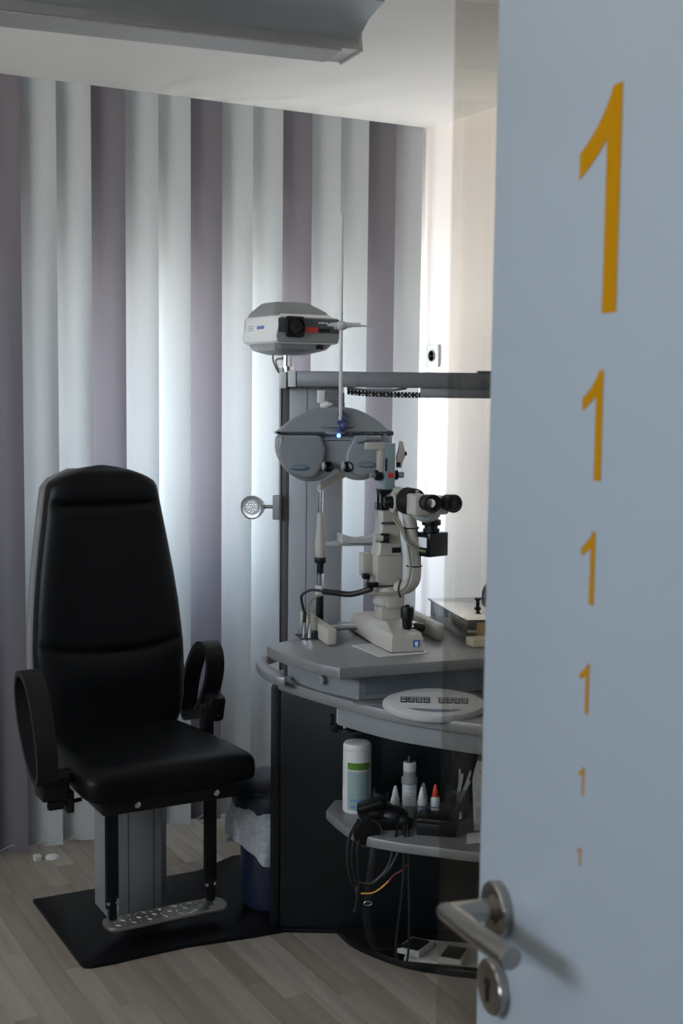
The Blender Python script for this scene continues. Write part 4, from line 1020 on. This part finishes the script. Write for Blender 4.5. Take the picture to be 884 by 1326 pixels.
# ------------------------------------------------------------------ things on the shelf
SZ = 0.400
can = thing('wipes_canister', 'tall white wipes canister with a green striped label on the shelf', 'canister', (1.728, 3.012, SZ), 0)
b = MB().lathe([(0.036, 0), (0.0395, 0.004), (0.0395, 0.172), (0.0385, 0.176), (0.0395, 0.178), (0.0395, 0.188), (0.036, 0.195), (0.025, 0.197), (0.0005, 0.197)], n=48)
cbod = obj('body', b, 'white_plastic', can)
def wrap(r, a0, a1, z0, z1, n=16):
    mb = MB(); rows = []
    for z in (z0, z1): rows.append([Vector((r*math.cos(R(a0 + (a1 - a0)*i/n)), r*math.sin(R(a0 + (a1 - a0)*i/n)), z)) for i in range(n + 1)])
    return mb.loft(rows, caps=False, closed=False)
ca = 241      # towards the doorway
obj('label_field', wrap(0.0397, ca - 42, ca + 58, 0.012, 0.122), 'print_aqua', cbod)
obj('label_band', wrap(0.0399, ca - 42, ca + 58, 0.126, 0.146), 'print_green', cbod, label='green label band')
mbp = MB()
for zz, aa, bb_ in ((0.119, -30, 45), (0.114, -30, 40), (0.100, -28, 30), (0.092, -28, 34), (0.084, -28, 20), (0.070, -28, 36), (0.062, -28, 30), (0.050, -28, 26)):
    rows = [[Vector((0.0401*math.cos(R(ca + aa + (bb_ - aa)*i/12)), 0.0401*math.sin(R(ca + aa + (bb_ - aa)*i/12)), z)) for i in range(13)] for z in (zz, zz + 0.0022)]
    mbp.loft(rows, caps=False, closed=False)
obj('label_lines', mbp, 'print_grey', cbod)
mbp = MB()
for aa in (-26, -14, -2, 14):
    rows = [[Vector((0.0401*math.cos(R(ca + aa + 8*i/4)), 0.0401*math.sin(R(ca + aa + 8*i/4)), z)) for i in range(5)] for z in (0.036, 0.043)]
    mbp.loft(rows, caps=False, closed=False)
rows = [[Vector((0.0401*math.cos(R(ca - 26 + 20*i/4)), 0.0401*math.sin(R(ca - 26 + 20*i/4)), z)) for i in range(5)] for z in (0.018, 0.025)]
mbp.loft(rows, caps=False, closed=False)
obj('label_icons', mbp, 'print_blue', cbod)
rg = thing('magnifier', 'dark ringed hand lens hanging above the wipes canister', 'magnifier', (1.728, 3.055, 0.6275), R(-31))
obj('rim', MB().torus((0, -0.02, 0.0), 0.030, 0.003, n=32).box((-0.042, -0.02, 0.0), (0.02, 0.012, 0.022), bev=0.003), 'black_plastic', rg)
obj('lens', MB().ell((0, -0.02, 0.0), (0.0285, 0.0285, 0.003), n=24), 'cup_glass', rg)
obj('hook', MB().box((-0.05, -0.005, 0.017), (0.012, 0.03, 0.034), bev=0.002), 'black_plastic', rg)

def dropper(name, label, x, y, r, h, capmat, body='milky_plastic', group=None):
    t = thing(name, label, 'bottle', (x, y, SZ), 0, group)
    obj('body', MB().lathe([(r*0.92, 0), (r, 0.002), (r, h*0.55), (r*0.85, h*0.62), (r*0.5, h*0.66), (r*0.5, h*0.68), (0.0005, h*0.68)], n=24), body, t)
    obj('cap', MB().lathe([(r*0.72, h*0.64), (r*0.74, h*0.70), (r*0.62, h*0.80), (r*0.34, h*0.95), (r*0.20, h), (0.0005, h)], n=20), capmat, t)
    return t
d1 = dropper('dropper_bottle', 'white dropper bottle left of the tall spray bottle, plain cap', 1.800, 2.925, 0.0125, 0.085, 'white_plastic')
d1['label'] = 'plain white dropper bottle between the spray bottle and the black headset'
d2 = dropper('dropper_bottle', 'white dropper bottle with blue printed stripes between spray bottle and red-capped bottle', 1.853, 2.872, 0.0125, 0.090, 'white_plastic')
b = MB()
for i in range(4): b.cyl((0, 0, 0.012 + i*0.008), (0, 0, 0.015 + i*0.008), 0.01265, n=24)
obj('label_stripes', b, 'print_blue', d2)
d4 = dropper('dropper_bottle', 'white dropper bottle standing behind the blue striped one', 1.878, 2.905, 0.0135, 0.088, 'white_plastic')
d3 = dropper('dropper_bottle', 'dropper bottle with a bright red pointed cap', 1.890, 2.862, 0.0125, 0.094, 'orange_red')
obj('label_patch', MB().cyl((0, 0, 0.012), (0, 0, 0.040), 0.01262, n=24), 'paper', d3)
sy = thing('spray_bottle', 'slim tall bottle with a pale cap on a dark neck', 'bottle', (1.835, 2.908, SZ), 0)
obj('body', MB().lathe([(0.019, 0), (0.020, 0.003), (0.020, 0.092), (0.020, 0.094), (0.0005, 0.094)], n=28), 'milky_plastic', sy)
obj('collar', MB().lathe([(0.021, 0.092), (0.0225, 0.094), (0.0225, 0.108), (0.018, 0.112), (0.0175, 0.130), (0.0005, 0.130)], n=28), 'grey_plastic', sy)
obj('cap', MB().lathe([(0.0178, 0.128), (0.0178, 0.150), (0.016, 0.152), (0.0005, 0.152)], n=28), 'paper', sy)
obj('tip', MB().lathe([(0.010, 0.151), (0.008, 0.160), (0.005, 0.170), (0.0005, 0.171)], n=16), 'black_plastic', sy)
b = MB()
for a0, zz, w in ((200, 0.080, 90), (205, 0.068, 60), (205, 0.060, 70), (205, 0.052, 50), (205, 0.030, 80)):
    rows = [[Vector((0.0203*math.cos(R(a0 + w*i/10)), 0.0203*math.sin(R(a0 + w*i/10)), z)) for i in range(11)] for z in (zz, zz + 0.003)]
    b.loft(rows, caps=False, closed=False)
obj('label_lines', b, 'print_grey', sy)
rk_ = thing('wire_rack', 'low wire rack around the small bottles', 'rack', (1.843, 2.893, SZ), UA)
b = MB()
for zz in (0.004, 0.040):
    b.tube([(-0.062, -0.036, zz), (0.066, -0.036, zz), (0.066, 0.036, zz), (-0.062, 0.036, zz)], 0.0013, n=6, smooth=False, closed=True)
for px, py in ((-0.062, -0.036), (-0.024, -0.036), (0.020, -0.036), (0.066, -0.036), (0.066, 0.036), (-0.062, 0.036)):
    b.cyl((px, py, 0.0005), (px, py, 0.040), 0.0013, n=6)
obj('wire_frame', b, 'dark_metal', rk_)
gc = thing('glass_cup', 'clear tumbler holding slim metal tools behind the black box', 'cup', (1.945, 2.838, SZ), 0)
b = MB().lathe([(0.030, 0.0), (0.032, 0.003), (0.034, 0.085), (0.032, 0.085), (0.030, 0.006), (0.0005, 0.006)], n=32)
obj('wall', b, 'cup_glass', gc)
for i, (a, t, L) in enumerate(((30, 10, 0.115), (75, 16, 0.125), (10, 20, 0.13), (-20, 24, 0.11))):
    tl = thing('tweezers', ('slim flat metal tool leaning in the tumbler'), 'tool', (1.945, 2.838, SZ + 0.008), 0, 'slim tools in the tumbler')
    dx, dy = math.cos(R(a - 31))*math.sin(R(t)), math.sin(R(a - 31))*math.sin(R(t))
    p0 = Vector((-dx*0.02, -dy*0.02, 0.0)); p1 = p0 + Vector((dx, dy, math.cos(R(t))))*L
    obj('blade', MB().tube([p0, p0.lerp(p1, 0.4), p0.lerp(p1, 0.8) + Vector((dy, -dx, 0))*0.01, p1], [0.003, 0.0045, 0.005, 0.0025], n=8, flat=(1.0, 0.4)), 'grey_plastic', tl)
    obj('grip', MB().cyl(p0, p0.lerp(p1, 0.35), 0.0035, n=8), 'dark_metal', tl)
bx = thing('black_box', 'low matt black box in front of the tumbler on the shelf', 'box', (1.833, 2.762, SZ), R(-40))
obj('body', MB().box((0, 0, 0.017), (0.105, 0.075, 0.034), bev=0.004), 'black_plastic', bx)
obj('lid', MB().box((0, 0, 0.0405), (0.107, 0.077, 0.012), bev=0.004), 'black_plastic', bx)
ct = thing('white_carton', 'white cardboard carton with a red mark standing on the shelf', 'carton', (1.985, 2.730, SZ), R(-38))
b = MB().prism([(-0.045, 0.0), (0.06, 0.0), (0.06, 0.190), (-0.040, 0.190), (-0.052, 0.135)], -0.035, 0.035, M=FRONT)
cbx = obj('box', b, 'carton', ct)
obj('red_mark', MB().prism([(-0.034, 0.160), (-0.028, 0.153), (-0.018, 0.152), (-0.018, 0.156), (-0.027, 0.157), (-0.033, 0.164)], -0.0005, 0.0, M=fr(-0.0352)), 'print_red', cbx)
obj('label_window', MB().prism([(-0.042, 0.078), (0.02, 0.078), (0.02, 0.112), (-0.042, 0.112)], -0.0005, 0.0, M=fr(-0.0352)).prism([(-0.040, 0.02), (0.02, 0.02), (0.02, 0.068), (-0.040, 0.068)], -0.0005, 0.0, M=fr(-0.0352)), 'print_grey', cbx)
ti = thing('paper_tissue', 'crumpled white paper tissue at the shelf edge beside the carton', 'tissue', (1.905, 2.668, SZ), R(-35))
rings = []
for i in range(9):
    u = i/8; r = []
    for j in range(14):
        v = j/13
        r.append(Vector((-0.035 + 0.10*u, -0.045 + 0.075*v, 0.0025 + 0.012*u*abs(math.sin(3.1*v + 1.7*u)) + 0.012*u*(1 - abs(v - 0.5)))))
    rings.append(r)
def slab(rings, th):
    mb = MB(); rr = []
    for r in rings: rr.append(r + [p - Vector((0, 0, th)) for p in reversed(r)])
    return mb.loft(rr)
obj('sheet', slab(rings, 0.0018), 'paper', ti)
obj('fold', MB().box((0.03, -0.005, 0.006), (0.05, 0.05, 0.010), bev=0.003), 'paper', ti)
# black headset with straps and cords
hs = thing('headset', 'black head-worn optical device with straps and cords hanging over the shelf edge', 'headset', (1.708, 2.872, SZ), UA)
b = MB().ell((0.0, 0.02, 0.035), (0.052, 0.04, 0.035), n=20).ell((0.048, 0.005, 0.030), (0.040, 0.034, 0.028), n=20).box((-0.015, -0.005, 0.062), (0.075, 0.05, 0.022), bev=0.008, ry=R(-18)).box((0.078, -0.02, 0.022), (0.040, 0.028, 0.032), bev=0.009, ry=R(20)).box((0.01, 0.01, 0.082), (0.04, 0.05, 0.030), bev=0.008, ry=R(12)).box((0.02, 0.0, 0.016), (0.09, 0.06, 0.03), bev=0.006)
obj('optics', b, 'black_plastic', hs)
b = MB().cyl((-0.025, -0.066, 0.012), (-0.020, -0.078, 0.010), 0.038, n=28, bev=0.002)
obj('round_flap', b, 'black_rubber', hs, label='round black flap with a pale rim')
obj('flap_rim', MB().torus((-0.020, -0.079, 0.010), 0.037, 0.0014, axis='Y', n=32, m=6), 'dark_metal', hs)
b = MB()
b.tube([(-0.045, -0.03, 0.03), (-0.070, -0.07, -0.01), (-0.072, -0.09, -0.07), (-0.060, -0.092, -0.12), (-0.045, -0.092, -0.135), (-0.048, -0.092, -0.18), (-0.054, -0.092, -0.200)], 0.0040, n=7)
b.tube([(-0.038, -0.05, 0.02), (-0.058, -0.085, -0.02), (-0.060, -0.092, -0.07), (-0.046, -0.092, -0.135)], 0.0034, n=7)
b.tube([(-0.030, -0.06, 0.02), (-0.046, -0.088, -0.02), (-0.046, -0.092, -0.08), (-0.042, -0.092, -0.12), (-0.045, -0.092, -0.145)], 0.0036, n=7)
b.tube([(0.060, -0.03, 0.02), (0.050, -0.082, -0.01), (0.034, -0.090, -0.075), (0.0, -0.092, -0.115), (-0.02, -0.092, -0.122), (-0.045, -0.092, -0.118)], 0.0042, n=7)
b.tube([(0.075, -0.02, 0.02), (0.066, -0.080, -0.02), (0.044, -0.090, -0.07), (0.02, -0.092, -0.10)], 0.0036, n=7)
b.ell((-0.046, -0.092, -0.140), (0.007, 0.006, 0.012), n=10)
obj('cords', b, 'cord_black', hs, kind=None)
b = MB().tube([(0.078, -0.03, 0.02), (0.076, -0.085, -0.01), (0.074, -0.092, -0.10), (0.066, -0.086, -0.20), (0.058, -0.06, -0.30), (0.064, -0.05, -0.35), (0.080, -0.04, -0.362), (0.090, -0.05, -0.34), (0.092, -0.075, -0.25), (0.090, -0.09, -0.15), (0.086, -0.085, -0.02), (0.084, -0.04, 0.02)], 0.0032, n=7)
obj('long_cord', b, 'cord_black', hs)
b = MB().tube([(0.0, -0.070, -0.002), (-0.004, -0.086, -0.05), (-0.012, -0.090, -0.12), (-0.018, -0.088, -0.18), (-0.016, -0.07, -0.25), (0.004, -0.04, -0.315), (0.040, -0.01, -0.333), (0.075, 0.0, -0.330)], 0.009, n=8, flat=(0.35, 1.3))
sb_ = obj('strap', b, 'black_rubber', hs, label='broad black strap')
obj('strap_buckle', MB().torus((-0.018, -0.092, -0.175), 0.010, 0.0012, axis='Y', n=20, sy=0.55), 'chrome', sb_)
b = MB().tube([(-0.036, -0.094, -0.148), (-0.012, -0.096, -0.146), (0.004, -0.096, -0.140), (0.022, -0.096, -0.126), (0.036, -0.094, -0.112)], 0.0022, n=7)
obj('orange_cord', b, 'cord_orange', hs, label='orange cord')
obj('red_cord', MB().tube([(0.036, -0.094, -0.112), (0.052, -0.092, -0.095), (0.070, -0.090, -0.085), (0.090, -0.085, -0.065)], 0.0022, n=7), 'cord_red', hs, label='dark red cord')

# ------------------------------------------------------------------ foot pedals on the plinth
tray = tag(obj('pedal_tray', MB().box((1.915, 2.815, 0.0265), (0.235, 0.135, 0.008), bev=0.002, rz=R(-40)), 'pedal_frame'), 'flat grey tray under the two foot pedals', 'tray')
for i, (px, py, lab) in enumerate(((1.838, 2.868, 'pale framed foot pedal with a black pad beside the dangling cords'), (1.903, 2.775, 'pale framed foot pedal with a black pad farther from the dangling cords'))):
    t = thing('foot_pedal', lab, 'pedal', (px, py, 0.0305), R(33) + R(8)*i)
    obj('frame', MB().box((0.0, 0, 0.009), (0.100, 0.066, 0.016), bev=0.002, M=Matrix.Rotation(R(4), 4, 'Y')), 'pale_grey' if i == 0 else 'pedal_frame', t)
    obj('pad', MB().box((-0.004, 0, 0.0185), (0.080, 0.052, 0.004), bev=0.001, M=Matrix.Rotation(R(4), 4, 'Y')), 'black_rubber', t)
